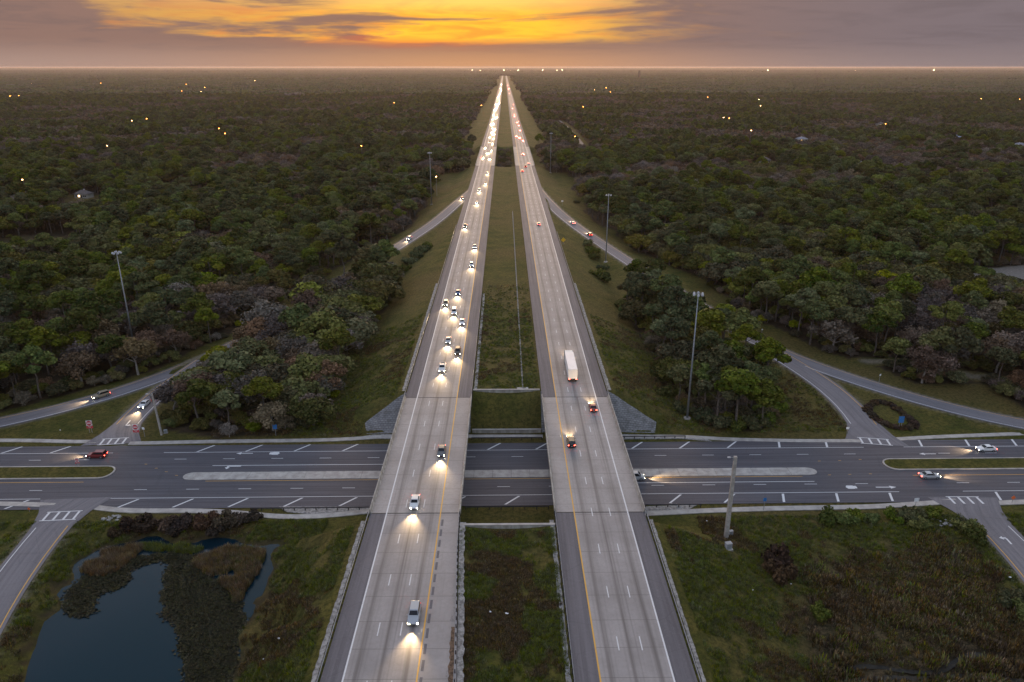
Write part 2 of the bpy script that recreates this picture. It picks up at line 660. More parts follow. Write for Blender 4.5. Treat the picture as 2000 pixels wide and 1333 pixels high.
class Ramp:
    def __init__(self, pts, zs, half):
        """pts: picture points along the middle, zs: level at the two ends as a function of the share of length"""
        raw = [at(px, py, 0) for px, py in pts]
        for _ in range(3):
            ln = [0.0]
            for a, b in zip(raw, raw[1:]):
                ln.append(ln[-1] + (Vector(b[:2]) - Vector(a[:2])).length)
            raw = [at(px, py, float(np.interp(l / ln[-1], zs[0], zs[1]))) for (px, py), l in zip(pts, ln)]
        P = np.array([tuple(r) for r in raw])
        # smooth resample
        s = np.concatenate([[0], np.cumsum(np.hypot(np.diff(P[:, 0]), np.diff(P[:, 1])))])
        t = np.linspace(0, s[-1], max(8, int(s[-1] / 5)))
        Q = np.stack([np.interp(t, s, P[:, i]) for i in range(3)], 1)
        for _ in range(14):
            Q[1:-1] = (Q[:-2] + 2 * Q[1:-1] + Q[2:]) / 4
        if zs[1][0] > 5:
            k = np.clip((t / t[-1] - 0.16) / 0.22, 0, 1)
            k = k * k * (3 - 2 * k)
            Q[:, 2] = (M(Q[:, 1]) - 0.03) * (1 - k) + Q[:, 2] * k
        self.p, self.half, self.t = Q, half, t

    def dist(self, x, y):
        """distance to the middle line and the level there"""
        best = np.full(x.shape, 1e9)
        zz = np.zeros(x.shape)
        P = self.p
        x0, x1 = P[:, 0].min() - 90, P[:, 0].max() + 90
        y0, y1 = P[:, 1].min() - 90, P[:, 1].max() + 90
        sel = (x > x0) & (x < x1) & (y > y0) & (y < y1)
        if not sel.any():
            return best, zz
        xs, ys = x[sel], y[sel]
        b, z = np.full(xs.shape, 1e9), np.zeros(xs.shape)
        for i in range(len(P) - 1):
            ax, ay, az = P[i]
            dx, dy, dz = P[i + 1] - P[i]
            L2 = dx * dx + dy * dy + 1e-9
            u = np.clip(((xs - ax) * dx + (ys - ay) * dy) / L2, 0, 1)
            d = np.hypot(xs - ax - u * dx, ys - ay - u * dy)
            k = d < b
            b[k] = d[k]
            z[k] = (az + u * dz)[k]
        best[sel] = b
        zz[sel] = z
        return best, zz


RAMPS = {
    'off': Ramp([(942, 352), (925, 372), (905, 390), (870, 420), (820, 455), (765, 490), (725, 512), (680, 541), (630, 575), (575, 612), (510, 648), (440, 684),
                 (370, 716), (300, 745), (200, 778), (100, 806), (0, 828), (-120, 850), (-260, 872)], ([0, 0.25, 0.7, 1], [6.9, 6.4, 1.2, 0.15]), 3.7),
    'off_branch': Ramp([(400, 704), (345, 740), (300, 772), (268, 800), (240, 826), (224, 846), (217, 868)], ([0, 0.5, 1], [1.1, 0.5, 0.03]), 3.6),
    'on': Ramp([(1030, 345), (1046, 365), (1062, 388), (1088, 414), (1130, 446), (1180, 480), (1235, 516), (1300, 556), (1380, 606), (1450, 652), (1510, 686),
                (1580, 712), (1660, 740), (1750, 769), (1850, 798), (1960, 824), (2060, 842), (2200, 862)], ([0, 0.25, 0.7, 1], [6.9, 6.4, 1.2, 0.15]), 3.8),
    'on_branch': Ramp([(1500, 682), (1555, 712), (1610, 746), (1655, 782), (1688, 815), (1705, 842), (1712, 868)], ([0, 0.5, 1], [1.0, 0.5, 0.03]), 4.2),
    'near_on': Ramp([(150, 974), (128, 996), (98, 1026), (62, 1068), (20, 1125), (-30, 1200), (-90, 1310), (-150, 1450)], ([0, 0.4, 1], [0.03, 0.3, 1.2]), 4.0),
    'near_off': Ramp([(1880, 972), (1915, 998), (1958, 1036), (2005, 1084), (2060, 1150), (2130, 1250), (2210, 1380)], ([0, 0.4, 1], [0.03, 0.5, 3.0]), 4.0),
}

POND = [at(*q, -1.2)[:2] for q in [(35, 1345), (75, 1250), (112, 1170), (140, 1110), (178, 1078), (235, 1062), (300, 1056), (400, 1058), (480, 1056), (532, 1072), (532, 1112), (505, 1150),
                                   (480, 1205), (462, 1270), (440, 1333), (400, 1480), (250, 1600), (30, 1500)]]
MARSH = [at(*q, 0)[:2] for q in [(1600, 1120), (1680, 1075), (1820, 1060), (1900, 1090), (1950, 1160), (1985, 1250), (2020, 1345), (1950, 1480), (1700, 1480), (1600, 1333), (1575, 1220)]]
CLEARING = [at(*q, 0)[:2] for q in [(-40, 470), (60, 462), (140, 462), (180, 478), (160, 502), (90, 512), (0, 512), (-60, 500)]]
SANDLOT = [at(*q, 0)[:2] for q in [(1880, 536), (1930, 524), (2020, 516), (2100, 520), (2100, 560), (1990, 574), (1900, 560)]]
CHANNELS = [[at(*q, 0)[:2] for q in [(1640, 1300), (1690, 1288), (1760, 1298), (1830, 1304), (1862, 1290), (1880, 1270), (1910, 1262), (1950, 1275), (1985, 1300)]],
            [at(*q, 0)[:2] for q in [(1620, 1330), (1700, 1312), (1790, 1314), (1880, 1306), (1960, 1312), (2020, 1330)]]]


def poly_sd(x, y, poly):
    """signed distance to a polygon, negative inside"""
    P = np.array(poly)
    d = np.full(x.shape, 1e9)
    inside = np.zeros(x.shape, bool)
    n = len(P)
    for i in range(n):
        ax, ay = P[i]
        bx, by = P[(i + 1) % n]
        dx, dy = bx - ax, by - ay
        u = np.clip(((x - ax) * dx + (y - ay) * dy) / (dx * dx + dy * dy + 1e-9), 0, 1)
        d = np.minimum(d, np.hypot(x - ax - u * dx, y - ay - u * dy))
        c = ((ay > y) != (by > y)) & (x < (bx - ax) * (y - ay) / ((by - ay) if by != ay else 1e-9) + ax)
        inside ^= c
    return np.where(inside, -d, d)


def line_d(x, y, pts):
    d = np.full(x.shape, 1e9)
    for (ax, ay), (bx, by) in zip(pts, pts[1:]):
        dx, dy = bx - ax, by - ay
        u = np.clip(((x - ax) * dx + (y - ay) * dy) / (dx * dx + dy * dy + 1e-9), 0, 1)
        d = np.minimum(d, np.hypot(x - ax - u * dx, y - ay - u * dy))
    return d


def wave(x, y):
    return 0.16 * np.sin(x * 0.11 + 1.3) * np.sin(y * 0.09) + 0.11 * np.sin(x * 0.37 + y * 0.29) + 0.08 * np.sin(x * 0.71 - y * 0.53 + 2)


def gap_dist(y):
    """distance from y back to the nearest filled stretch of embankment"""
    d = np.zeros(y.shape)
    for a, b in GAPS:
        k = (y > a) & (y < b)
        d = np.where(k, np.minimum(y - a, b - y), d)
    return d


def terrain(x, y, full=False):
    x, y = np.asarray(x, float), np.asarray(y, float)
    z = wave(x, y) * 0.8
    # motorway embankment
    dl = np.maximum(0, np.maximum(X_L - x, x - X_R))
    dg = gap_dist(y)
    m = M(y)
    bank = m - 0.25 - np.hypot(dl / 2.4, dg / 1.15)
    mid = np.clip(1 - ((x - 0.15) / 9.4) ** 2, 0, 1)
    bank = bank - 0.75 * mid + np.where(dl > 0.5, wave(x * 1.3, y * 1.3) * 0.8, 0)
    z = np.maximum(z, bank)
    # cross street: level strip
    ys = y - STREET_SLOPE * x
    far, near = ys - ST['edge_far'], ST['edge_near'] - ys
    ds = np.maximum(far, near)
    flat = np.clip(1 - (ds - 3.0) / 5.0, 0, 1)
    z = z * (1 - flat) + flat * np.minimum(z, -0.12)
    # pond and marsh
    near_zone = (y < 175) & (y > 30)
    pd = np.where(near_zone, poly_sd(x, y, POND) + 1.1 * np.sin(x * 0.42 + 1.7 * np.sin(y * 0.31)) + 0.8 * np.sin(y * 0.83 + x * 0.5), 99.0)
    z = np.where(pd < 14, np.minimum(z, np.where(pd < 0, -1.2 - np.minimum(1.5, -pd * 0.35), -1.2 + pd * 0.24 + np.maximum(0, pd - 6) * 0.9 + wave(x * 2, y * 2) * 0.7)), z)
    md = np.where(near_zone, poly_sd(x, y, MARSH), 99.0)
    z = z - np.clip(1 - md / 6.0, 0, 1) * 0.9 * (md < 6)
    for ch in CHANNELS:
        cd = np.where(near_zone, line_d(x, y, ch), 99.0)
        z = z - 0.75 * np.clip(1 - cd / 1.7, 0, 1)
    # ramps
    on_road = (ds < 0.6) & (np.abs(x) < 900)
    rd = np.full(x.shape, 1e9)
    for rk, r in RAMPS.items():
        d, rz = r.dist(x, y)
        rd = np.minimum(rd, d - r.half)
        berm = rz - 0.12 - np.maximum(0, d - r.half - 2.5) / (1.6 if 'near' in rk else 3.0)
        z = np.where(d < 60, np.maximum(z, berm), z)
        w = np.clip(1 - (d - r.half - 1.5) / 4.0, 0, 1)
        inner = (x > X_L + 1) & (x < X_R - 1)
        z = np.where(inner, z, z * (1 - w) + w * np.minimum(z, rz - 0.13))
    if not full:
        return z
    return z, dict(ds=ds, pd=pd, md=md, rd=rd, dl=dl, dg=dg, on_road=on_road)


def ground_z(x, y):
    return float(terrain(np.array([x]), np.array([y]))[0])


def on_ground(px, py):
    z = 0.0
    for _ in range(8):
        p = at(px, py, z)
        z = ground_z(p.x, p.y)
    return Vector((p.x, p.y, z))


def spaced(parts, grow, end):
    out = list(parts)
    step = out[-1] - out[-2]
    while out[-1] < end:
        step *= grow
        out.append(out[-1] + step)
    return out


# woodland: true where trees stand
RAMP_OFF_X = np.array(sorted((p[1], p[0]) for p in RAMPS['off'].p))
RAMP_ON_X = np.array(sorted((p[1], p[0]) for p in RAMPS['on'].p))
HOUSES_PX = [(238, 288, 1), (350, 368, 0), (165, 386, 2), (505, 276, 2), (1866, 272, 1), (1565, 276, 0), (1492, 318, 2), (1670, 322, 0), (1720, 246, 2), (1477, 216, 0), (1547, 231, 1), (510, 204, 1), (695, 205, 2), (1990, 288, 0)]
HOUSES = [(at(a, b, 0), k) for a, b, k in HOUSES_PX]
SIDE_ROAD = [at(*q, 0)[:2] for q in [(1092, 236), (1108, 250), (1125, 268), (1140, 288), (1150, 300)]]
PATH_WOOD = [at(*q, 0)[:2] for q in [(1690, 706), (1760, 708), (1840, 720), (1900, 735), (2010, 748)]]
INNER_L = [on for on in [at(*q, 0.5)[:2] for q in [(322, 838), (420, 852), (520, 848), (610, 838), (650, 790), (672, 740), (700, 690), (730, 640), (758, 590), (775, 556), (740, 528), (690, 556), (640, 590), (570, 636), (500, 674), (430, 710), (356, 762)]]]
INNER_R = [on for on in [at(*q, 0.5)[:2] for q in [(1212, 612), (1240, 640), (1270, 690), (1290, 740), (1330, 800), (1400, 835), (1480, 838), (1512, 815), (1520, 770), (1500, 735), (1470, 705), (1420, 672), (1360, 634), (1300, 592), (1250, 568), (1215, 585)]]]


LAMPS_OUT = ((63, 164), (81, 165), (20, 188), (37, 187), (197, 163), (400, 171), (393, 179), (434, 174), (355, 178), (364, 165), (498, 158), (770, 201), (287, 232), (258, 236), (428, 251), (440, 261), (706, 285), (940, 206), (45, 351), (852, 345))
LAMPS_IN = ((1161, 176), (1184, 172), (1192, 180), (1139, 209), (1382, 190), (1482, 195), (1485, 207), (1413, 230), (1424, 231), (1729, 242), (1916, 193), (1991, 194), (1123, 267), (1467, 255))
LAMP_H = 15.0


def wood_mask(x, y):
    xo = np.interp(y, RAMP_OFF_X[:, 0], RAMP_OFF_X[:, 1])
    xn = np.interp(y, RAMP_ON_X[:, 0], RAMP_ON_X[:, 1])
    top = RAMP_OFF_X[-1, 0]
    edge = 5 * np.sin(y * 0.06) + 3 * np.sin(y * 0.17 + 1)
    verge = np.where(y < 300, 10, 15)
    lb = np.where(y < top, np.minimum(xo - verge, X_L - 24), X_L - 26 - 4 * np.clip((900 - y) / 300, 0, 1))
    rb = np.where(y < top, np.maximum(xn + verge + 4, X_R + 24), X_R + 24 + 4 * np.clip((900 - y) / 300, 0, 1))
    ok = ((x < lb - 3 + edge * 0.5) | (x > rb + 3 + edge * 0.5)) & (y > 184)
    ok &= ~((y < 212) & (x > 0) & (x < 150))
    ok |= (poly_sd(x, y, INNER_L) < 0) | (poly_sd(x, y, INNER_R) < 0)
    creek = (x > MED_L + 4) & (x < MED_R - 4) & (y > GAPS[1][0] + 4) & (y < GAPS[1][1] - 4)
    ok |= creek
    creek_side = ((y > GAPS[1][0] - 5) & (y < GAPS[1][1] + 10)) & (((x < X_L - 9) & (x > X_L - 60)) | ((x > X_R + 9) & (x < X_R + 60)))
    ok |= creek_side
    ok &= poly_sd(x, y, CLEARING) > 0
    ok &= poly_sd(x, y, SANDLOT) > 0
    ok &= line_d(x, y, SIDE_ROAD) > 9
    ok &= line_d(x, y, PATH_WOOD) > 4
    for px, py in LAMPS_OUT + LAMPS_IN:
        p = at(px, py, LAMP_H)
        ok &= ~((np.abs(x - p.x * (y / p.y)) < 7) & (y < p.y + 5) & (y > p.y - 45))
    for p, _ in HOUSES:
        ln = 60 + p.y * 0.03
        ok &= ~((np.abs(x - p.x * (y / p.y)) < 15) & (y < p.y + 10) & (y > p.y - ln))
    return ok


def build_ground():
    xs = list(np.arange(-132, 132.1, 1.5))
    right = spaced(xs[-2:], 1.05, 60000)[2:]
    xs = [-v for v in right[::-1]] + xs + right
    ys = list(np.arange(66, 236, 1.5))
    ys = spaced(ys, 1.012, 1200)
    ys = spaced(ys, 1.07, 61000)
    back = []
    s, y = 1.5, 66.0
    while y > -3000:
        s *= 1.12
        y -= s
        back.append(y)
    ys = back[::-1] + ys
    X, Y = np.meshgrid(np.array(xs), np.array(ys))
    x, y = X.ravel(), Y.ravel()
    z, q = terrain(x, y, True)
    nx, ny = len(xs), len(ys)
    i = np.arange(nx - 1)[None, :] + (np.arange(ny - 1) * nx)[:, None]
    i = i.ravel()
    f = np.stack([i, i + 1, i + 1 + nx, i + nx], 1)
    me = np_mesh('ground', np.stack([x, y, z], 1), f, MAT['ground'], True)
    wood = wood_mask(x, y).astype(float)
    wood = np.where(y > 2600, 1.0 * (np.abs(x) > 60), wood)
    dry = np.clip(1 - (q['md'] + 1) / 4, 0, 1)
    dry = np.maximum(dry, 1.0 * (poly_sd(x, y, CLEARING) < 0))
    for ch in CHANNELS:
        cd = np.where(y < 175, line_d(x, y, ch), 99)
        wood = np.maximum(wood, np.clip(1.2 - cd / 1.1, 0, 1))
    # bare mud on the pond rim
    wood = np.maximum(wood, np.clip(1 - np.abs(q['pd'] - 0.6) / 1.8, 0, 1))
    sand = np.maximum(1.0 * (poly_sd(x, y, SANDLOT) < 0), 0.55 * np.clip(1.4 - line_d(x, y, PATH_WOOD) / 2, 0, 1))
    # worn gravel edge of the roads
    sand = np.maximum(sand, 0.55 * np.clip(1 - (q['rd'] - 0.1) / 0.9, 0, 1) * (q['rd'] > -2))
    col = np.stack([wood, dry, sand, np.ones_like(sand)], 1).astype(np.float32)
    a = me.color_attributes.new('mask', 'FLOAT_COLOR', 'POINT')
    a.data.foreach_set('color', col.ravel())
    o = obj('ground', me)
    set_props(o, kind='structure')


build_ground()


# ------------------------------------------------------------------ roads
def ribbon(name, centre, left, right, mat, parent=None, lift=0.0, u0=0.0, flip=False):
    """sheet along a list of (x, y, z) with lateral offsets left..right (metres, right positive)"""
    P = np.array(centre, float)
    d = np.gradient(P[:, :2], axis=0)
    d /= np.linalg.norm(d, axis=1)[:, None] + 1e-9
    nrm = np.stack([d[:, 1], -d[:, 0]], 1)
    left = np.broadcast_to(left, (len(P),))
    right = np.broadcast_to(right, (len(P),))
    a = np.concatenate([P[:, :2] + nrm * left[:, None], (P[:, 2] + lift)[:, None]], 1)
    b = np.concatenate([P[:, :2] + nrm * right[:, None], (P[:, 2] + lift)[:, None]], 1)
    n = len(P)
    v = np.concatenate([a, b])
    i = np.arange(n - 1)
    f = np.stack([i, i + n, i + n + 1, i + 1], 1)
    me = np_mesh(name, v, f, mat)
    s = np.concatenate([[0], np.cumsum(np.linalg.norm(np.diff(P[:, :2], axis=0), axis=1))])
    add_uv(me, np.concatenate([np.stack([np.full(n, u0) + (0 * left), s], 1), np.stack([np.full(n, u0) + (right - left), s], 1)]))
    return obj(name, me, parent)


def mw_line(x, y0, y1, step=6.0):
    n = max(2, int((y1 - y0) / step))
    if y1 > 1500:
        ys = np.concatenate([np.arange(y0, 1500, step), np.geomspace(1500, y1, 90)])
    else:
        ys = np.linspace(y0, y1, n)
    return np.stack([np.full(len(ys), x), ys, M(ys)], 1)


Y_NEAR, Y_FAR = -70.0, 9000.0
FILLED = ((Y_NEAR, 129.0), (185.0, 712.0), (888.0, Y_FAR))
LANES = dict(L=(-24.1, -13.2), R=(13.85, 24.7))
SH = dict(L=(-27.4, -9.3), R=(10.0, 28.1))

CARRIAGE = {}


def build_motorway():
    dash_me = None
    for side in 'LR':
        x0, x1 = LANES[side]
        s0, s1 = SH[side]
        root = empty('motorway', (0, 0, 0))
        set_props(root, 'concrete carriageway with %s' % ('headlights streaming along it' if side == 'L' else 'tail lights receding along it'), None, None, 'structure')
        CARRIAGE[side] = root
        for a, b in FILLED:
            c = mw_line(x0, a, b)
            o = ribbon('carriageway', c, 0.0, x1 - x0, MAT['carriageway_concrete'], root)
            inner_mat = MAT['shoulder_asphalt']
            w0, w1 = s0 - x0, s1 - x1
            # asphalt shoulders, butted to the concrete
            ribbon('shoulder', c, w0, 0.0, MAT['shoulder_asphalt'], root, -0.004, 0.0)
            if side == 'L' and a < 0:
                ys = c[:, 1]
                flare = np.interp(ys, [84, 122], [2.0, 0.0])
                ribbon('shoulder', c, x1 - x0, x1 - x0 + w1 + flare, MAT['carriageway_concrete'], root, -0.004, 12.0)
            else:
                ribbon('shoulder', c, x1 - x0, x1 - x0 + w1, MAT['shoulder_asphalt'], root, -0.004, 20.0)
        full = mw_line(0, Y_NEAR, 5200)
        wl = x0 if side == 'L' else x1
        yl = x1 if side == 'L' else x0
        ribbon('edge_line', full, wl - 0.13, wl + 0.13, MAT['paint_white'], root, 0.016)
        ribbon('edge_line', full, yl - 0.12, yl + 0.12, MAT['paint_yellow'], root, 0.016)
        if dash_me is None:
            mb = MB()
            mb.add([(-0.085, -1.5, 0), (0.085, -1.5, 0), (0.085, 1.5, 0), (-0.085, 1.5, 0)], [(0, 1, 2, 3)])
            dash_me = mb.mesh('lane_dash', MAT['paint_white'])
        far = MB()
        ph = {'L': 96.0, 'R': 92.5}[side]
        for k in (1, 2):
            xx = x0 + (x1 - x0) * k / 3
            for i in range(-4, 150):
                yy = ph + i * 12.19
                z = float(M(yy)) + 0.017
                if yy < 420:
                    o = bpy.data.objects.new('lane_dash', dash_me)
                    o.location = (xx, yy, z)
                    link(o, root)
                else:
                    far.add([(xx - 0.1, yy - 1.5, z), (xx + 0.1, yy - 1.5, z), (xx + 0.1, yy + 1.5, z), (xx - 0.1, yy + 1.5, z)], [(0, 1, 2, 3)])
        o = far.build('lane_dashes', MAT['paint_white'], root)
        o['kind'] = 'stuff'
    # ground-in rumble pads beside the yellow line of the oncoming carriageway
    rm = MB().add([(-0.22, -1.1, 0), (0.22, -1.1, 0), (0.22, 1.1, 0), (-0.22, 1.1, 0)], [(0, 1, 2, 3)]).mesh('rumble_strip', MAT['shoulder_asphalt'])
    for i in range(18):
        yy = 78 + i * 3.4
        o = bpy.data.objects.new('rumble_strip', rm)
        if yy < 126:
            o.location = (-12.6, yy, float(M(yy)) + 0.006)
            link(o, CARRIAGE['L'])


build_motorway()


def build_bridge(side, y0, y1, label, zlow):
    s0, s1 = SH[side]
    s0 -= 0.15
    s1 += 0.15
    x0, x1 = LANES[side]
    root = empty('overpass_bridge', ((s0 + s1) / 2, (y0 + y1) / 2, zlow), 0, label, 'bridge')
    ox, oy, oz = root.location
    ys = np.linspace(y0, y1, max(3, int((y1 - y0) / 12)))
    c = np.stack([np.full(len(ys), x0), ys, M(ys) - 0.002], 1)
    inv = Vector((-ox, -oy, -oz))

    def place(o):
        o.location = inv
        return o
    place(ribbon('deck', c, s0 - x0, s1 - x0, MAT['deck_concrete'], root, 0.0, s0 - x0))
    mb = MB()
    rings = []
    for y in ys:
        z = float(M(y))
        rings.append([(s0, y, z - 0.02), (s1, y, z - 0.02), (s1, y, z - 0.35), (s1 - 1.0, y, z - 0.45), (s0 + 1.0, y, z - 0.45), (s0, y, z - 0.35)])
    mb.loft(rings)
    place(mb.build('deck_slab', MAT['beam'], root))
    for xw, sg in ((s0, 1), (s1, -1)):
        rings = []
        for y in ys:
            z = float(M(y))
            rings.append([(xw, y, z - 0.3), (xw + sg * 0.46, y, z + 0.005), (xw + sg * 0.40, y, z + 0.14), (xw + sg * 0.26, y, z + 0.38), (xw + sg * 0.20, y, z + 0.95), (xw - sg * 0.02, y, z + 0.95)])
        b = MB().loft(rings)
        place(b.build('parapet', MAT['parapet_concrete'], root))
    n = 6
    for i in range(n):
        gx = s0 + 1.6 + (s1 - s0 - 3.2) * i / (n - 1)
        rings = []
        for y in ys:
            z = float(M(y))
            rings.append([(gx - 0.35, y, z - 0.46), (gx + 0.35, y, z - 0.46), (gx + 0.25, y, z - 1.35), (gx - 0.25, y, z - 1.35)])
        place(MB().loft(rings).build('girder', MAT['beam'], root))
    spans = (141.8, 158.7, 177.6) if y0 < 300 else tuple(np.arange(y0 + 22, y1 - 5, 26))
    for py_ in spans:
        z = float(M(py_))
        cap = MB().box(s0 + 0.8, s1 - 0.8, py_ - 0.55, py_ + 0.55, z - 2.3, z - 1.36)
        pc = place(cap.build('pier_cap', MAT['beam'], root))
        for i in range(4):
            gx = s0 + 2.4 + (s1 - s0 - 4.8) * i / 3
            o = MB().tube((gx, py_, -0.4), (gx, py_, z - 2.3), 0.5, 0.5, 12).build('pier', MAT['beam'], root, True)
            place(o)
    for yj in (y0, y1):
        z = float(M(yj))
        o = MB().box(s0 + 0.5, s1 - 0.5, yj - 0.14, yj + 0.14, z - 0.2, z + 0.012).build('expansion_joint', MAT['joint'], root)
        place(o)
        o = MB().box(s0 + 0.1, s1 - 0.1, yj - 0.6 if yj == y0 else yj + 0.15, yj - 0.15 if yj == y0 else yj + 0.6, z - 3.0, z - 0.47).build('abutment', MAT['beam'], root)
        place(o)
    return root


build_bridge('L', 129.0, 185.0, 'concrete overpass carrying the headlight lanes across the cross street', 0)
build_bridge('R', 129.0, 185.0, 'concrete overpass carrying the tail light lanes across the cross street', 0)
build_bridge('L', 712.0, 888.0, 'long low bridge carrying the headlight lanes over the wooded creek', 0)
build_bridge('R', 712.0, 888.0, 'long low bridge carrying the tail light lanes over the wooded creek', 0)


def build_street():
    root = empty('street')
    set_props(root, 'dark asphalt cross street passing under the overpasses', None, None, 'structure')
    xs = np.arange(-420, 421, 6.0)
    mid = np.stack([xs, sty(xs, 0), np.zeros(len(xs))], 1)
    # along +x, lateral right is -y
    ribbon('roadway', mid, -ST['edge_far'], -ST['edge_near'], MAT['street_asphalt'], root)

    def line(nm, xa, xb, y, w, m, lift=0.016, seg=8.0):
        x_ = np.linspace(xa, xb, max(2, int((xb - xa) / seg)))
        c = np.stack([x_, sty(x_, y), np.zeros(len(x_))], 1)
        ribbon(nm, c, -w / 2, w / 2, m, root, lift)
    Wm, Ym = MAT['paint_white'], MAT['paint_yellow']
    for a, b in ((-400, -101.0), (-88.0, 93.5), (104.0, 400)):
        line('edge_line', a, b, ST['line_far'], 0.17, Wm)
    for a, b in ((-400, -107.0), (-91.0, 92.0), (107.0, 400)):
        line('edge_line', a, b, ST['line_near'], 0.17, Wm)
    for a, b in ((-400, -99), (99, 400)):
        line('edge_line', a, b, ST['line_in_far'], 0.15, Ym)
    for a, b in ((-400, -101), (-72, 72), (99, 400)):
        line('edge_line', a, b, ST['line_in_near'], 0.15, Ym)
    line('turn_lane_line', -73, -27, ST['line_in_far'], 0.2, Wm)
    line('turn_lane_line', 28, 74, ST['line_in_near'] - 0.2 - 2.2, 0.2, Wm)
    dash = MB().add([(-1.5, -0.08, 0), (1.5, -0.08, 0), (1.5, 0.08, 0), (-1.5, 0.08, 0)], [(0, 1, 2, 3)]).mesh('lane_dash', Wm)
    for y, ph in ((ST['dash_far'], 3.0), (ST['dash_near'], -0.5)):
        for i in range(-18, 19):
            x = ph + i * 12.19
            if -106 < x < -92 or 93 < x < 102:
                continue
            o = bpy.data.objects.new('lane_dash', dash)
            o.location = (x, sty(x, y), 0.017)
            link(o, root)
    # hatched shoulders: slanting bars
    bar = MB().add([(-1.9, -1.75, 0), (-1.35, -1.75, 0), (1.9, 1.75, 0), (1.35, 1.75, 0)], [(0, 1, 2, 3)]).mesh('shoulder_bar', Wm)
    bar2 = MB().add([(-0.75, -1.75, 0), (-0.2, -1.75, 0), (0.75, 1.75, 0), (0.2, 1.75, 0)], [(0, 1, 2, 3)]).mesh('shoulder_bar', Wm)
    for y, ph in ((ST['line_far'] + 2.0, -3.0), (ST['line_near'] - 2.2, 1.5)):
        for i in range(-14, 15):
            x = ph + i * 12.5
            if -108 < x < -86 or 90 < x < 107:
                continue
            o = bpy.data.objects.new('shoulder_bar', bar if x < 60 else bar2)
            o.location = (x, sty(x, y), 0.017)
            link(o, root)
    # turn arrows and route shields
    def arrow(x, y, rz, kind, sc=1.0):
        if kind == 'left':
            out = [(-1.8, -0.16), (0.5, -0.16), (0.9, 0.0), (0.9, 0.5), (1.25, 0.5), (0.72, 1.15), (0.2, 0.5), (0.55, 0.5), (0.5, 0.16), (-1.8, 0.16)]
        elif kind == 'ahead':
            out = [(-1.9, -0.13), (0.8, -0.13), (0.8, -0.5), (2.0, 0), (0.8, 0.5), (0.8, 0.13), (-1.9, 0.13)]
        else:
            out = [(-1.3, 0.0), (-0.9, -0.75), (0.6, -0.75), (0.9, -0.55), (1.35, -0.6), (1.5, 0.0), (1.35, 0.6), (0.9, 0.55), (0.6, 0.75), (-0.9, 0.75)]
        n = len(out)
        o = MB().add([(a * sc, b * sc, 0) for a, b in out], [tuple(range(n))]).build('shield_mark' if kind == 'shield' else 'turn_arrow', Wm, root)
        o.location = (x, y, 0.018)
        o.rotation_euler = (0, 0, rz)
    for px, py, rz, kind, sc in ((453, 911, math.pi, 'left', 1.25), (478, 886, math.pi, 'ahead', 1.1), (537, 886, math.pi, 'shield', 0.95), (1527, 924, 0.0, 'left', 1.3), (1662, 952, 0.0, 'shield', 0.95),
                                 (1730, 952, 0.0, 'ahead', 1.25), (1812, 887, math.pi, 'ahead', 1.1)):
        p = at(px, py, 0)
        arrow(p.x, p.y, rz, kind, sc)
    # dotted guide lines through the junctions
    gd = MB().add([(-0.35, -0.07, 0), (0.35, -0.07, 0), (0.35, 0.07, 0), (-0.35, 0.07, 0)], [(0, 1, 2, 3)]).mesh('guide_dash', MAT['paint_yellow'])
    for pts in ([(285, 907), (305, 915), (325, 922), (345, 929), (365, 934)], [(1600, 901), (1640, 900), (1680, 898)], [(1620, 928), (1660, 927), (1700, 926)]):
        for px, py in pts:
            p = at(px, py, 0)
            o = bpy.data.objects.new('guide_dash', gd)
            o.location = (p.x, p.y, 0.018)
            link(o, root)
    # raised concrete median laid in panels
    x = -76.0
    pm = {}
    i = 0
    while x < 74:
        ln = 4.55
        taper = 0.0
        wid = ST['med_far'] - ST['med_near']
        key = (i * 7) % 3
        if key not in pm:
            m = MB().box(-ln / 2 + 0.03, ln / 2 - 0.03, -wid / 2, wid / 2, -0.1, 0.13 + 0.012 * key)
            pm[key] = m.mesh('median_panel', MAT['pavement_concrete'])
        o = bpy.data.objects.new('median_panel', pm[key])
        o.location = (x + ln / 2, sty(x, (ST['med_far'] + ST['med_near']) / 2), 0)
        link(o, root)
        x += ln
        i += 1
    for sx, xe in ((-1, -76.0), (1, x)):
        out = [(xe + sx * 2.2 * math.cos(a), sty(xe, 158.75) + 1.72 * math.sin(a)) for a in np.linspace(-math.pi / 2, math.pi / 2, 9)]
        if sx < 0:
            out = out[::-1]
        MB().prism(out, -0.1, 0.135).build('median_nose', MAT['pavement_concrete'], root)
    # grassed medians beyond the junctions
    for sx, x_in, ya, yb in ((-1, -98.5, 164.0, 158.0), (1, 97.0, 164.6, 159.0)):
        xs_ = np.linspace(x_in, sx * 400, 60)
        ring = []
        g = MB()
        top = [(a, sty(a, ya) - 0.35, 0.16) for a in xs_]
        bot = [(a, sty(a, yb) + 0.35, 0.16) for a in xs_]
        g.add(top + bot, [((j, j + 60, j + 61, j + 1) if sx > 0 else (j, j + 1, j + 61, j + 60)) for j in range(59)])
        o = g.build('grass_median', MAT['ground'], root)
        k = MB()
        for yy, dy in ((ya, -1), (yb, 1)):
            k.loft([[(a, sty(a, yy), -0.1), (a, sty(a, yy), 0.18), (a, sty(a, yy) + dy * 0.36, 0.18), (a, sty(a, yy) + dy * 0.36, -0.1)] for a in xs_])
        k.build('kerb', MAT['pavement_concrete'], root)
        # rounded nose kerb
        nose = MB()
        arc = []
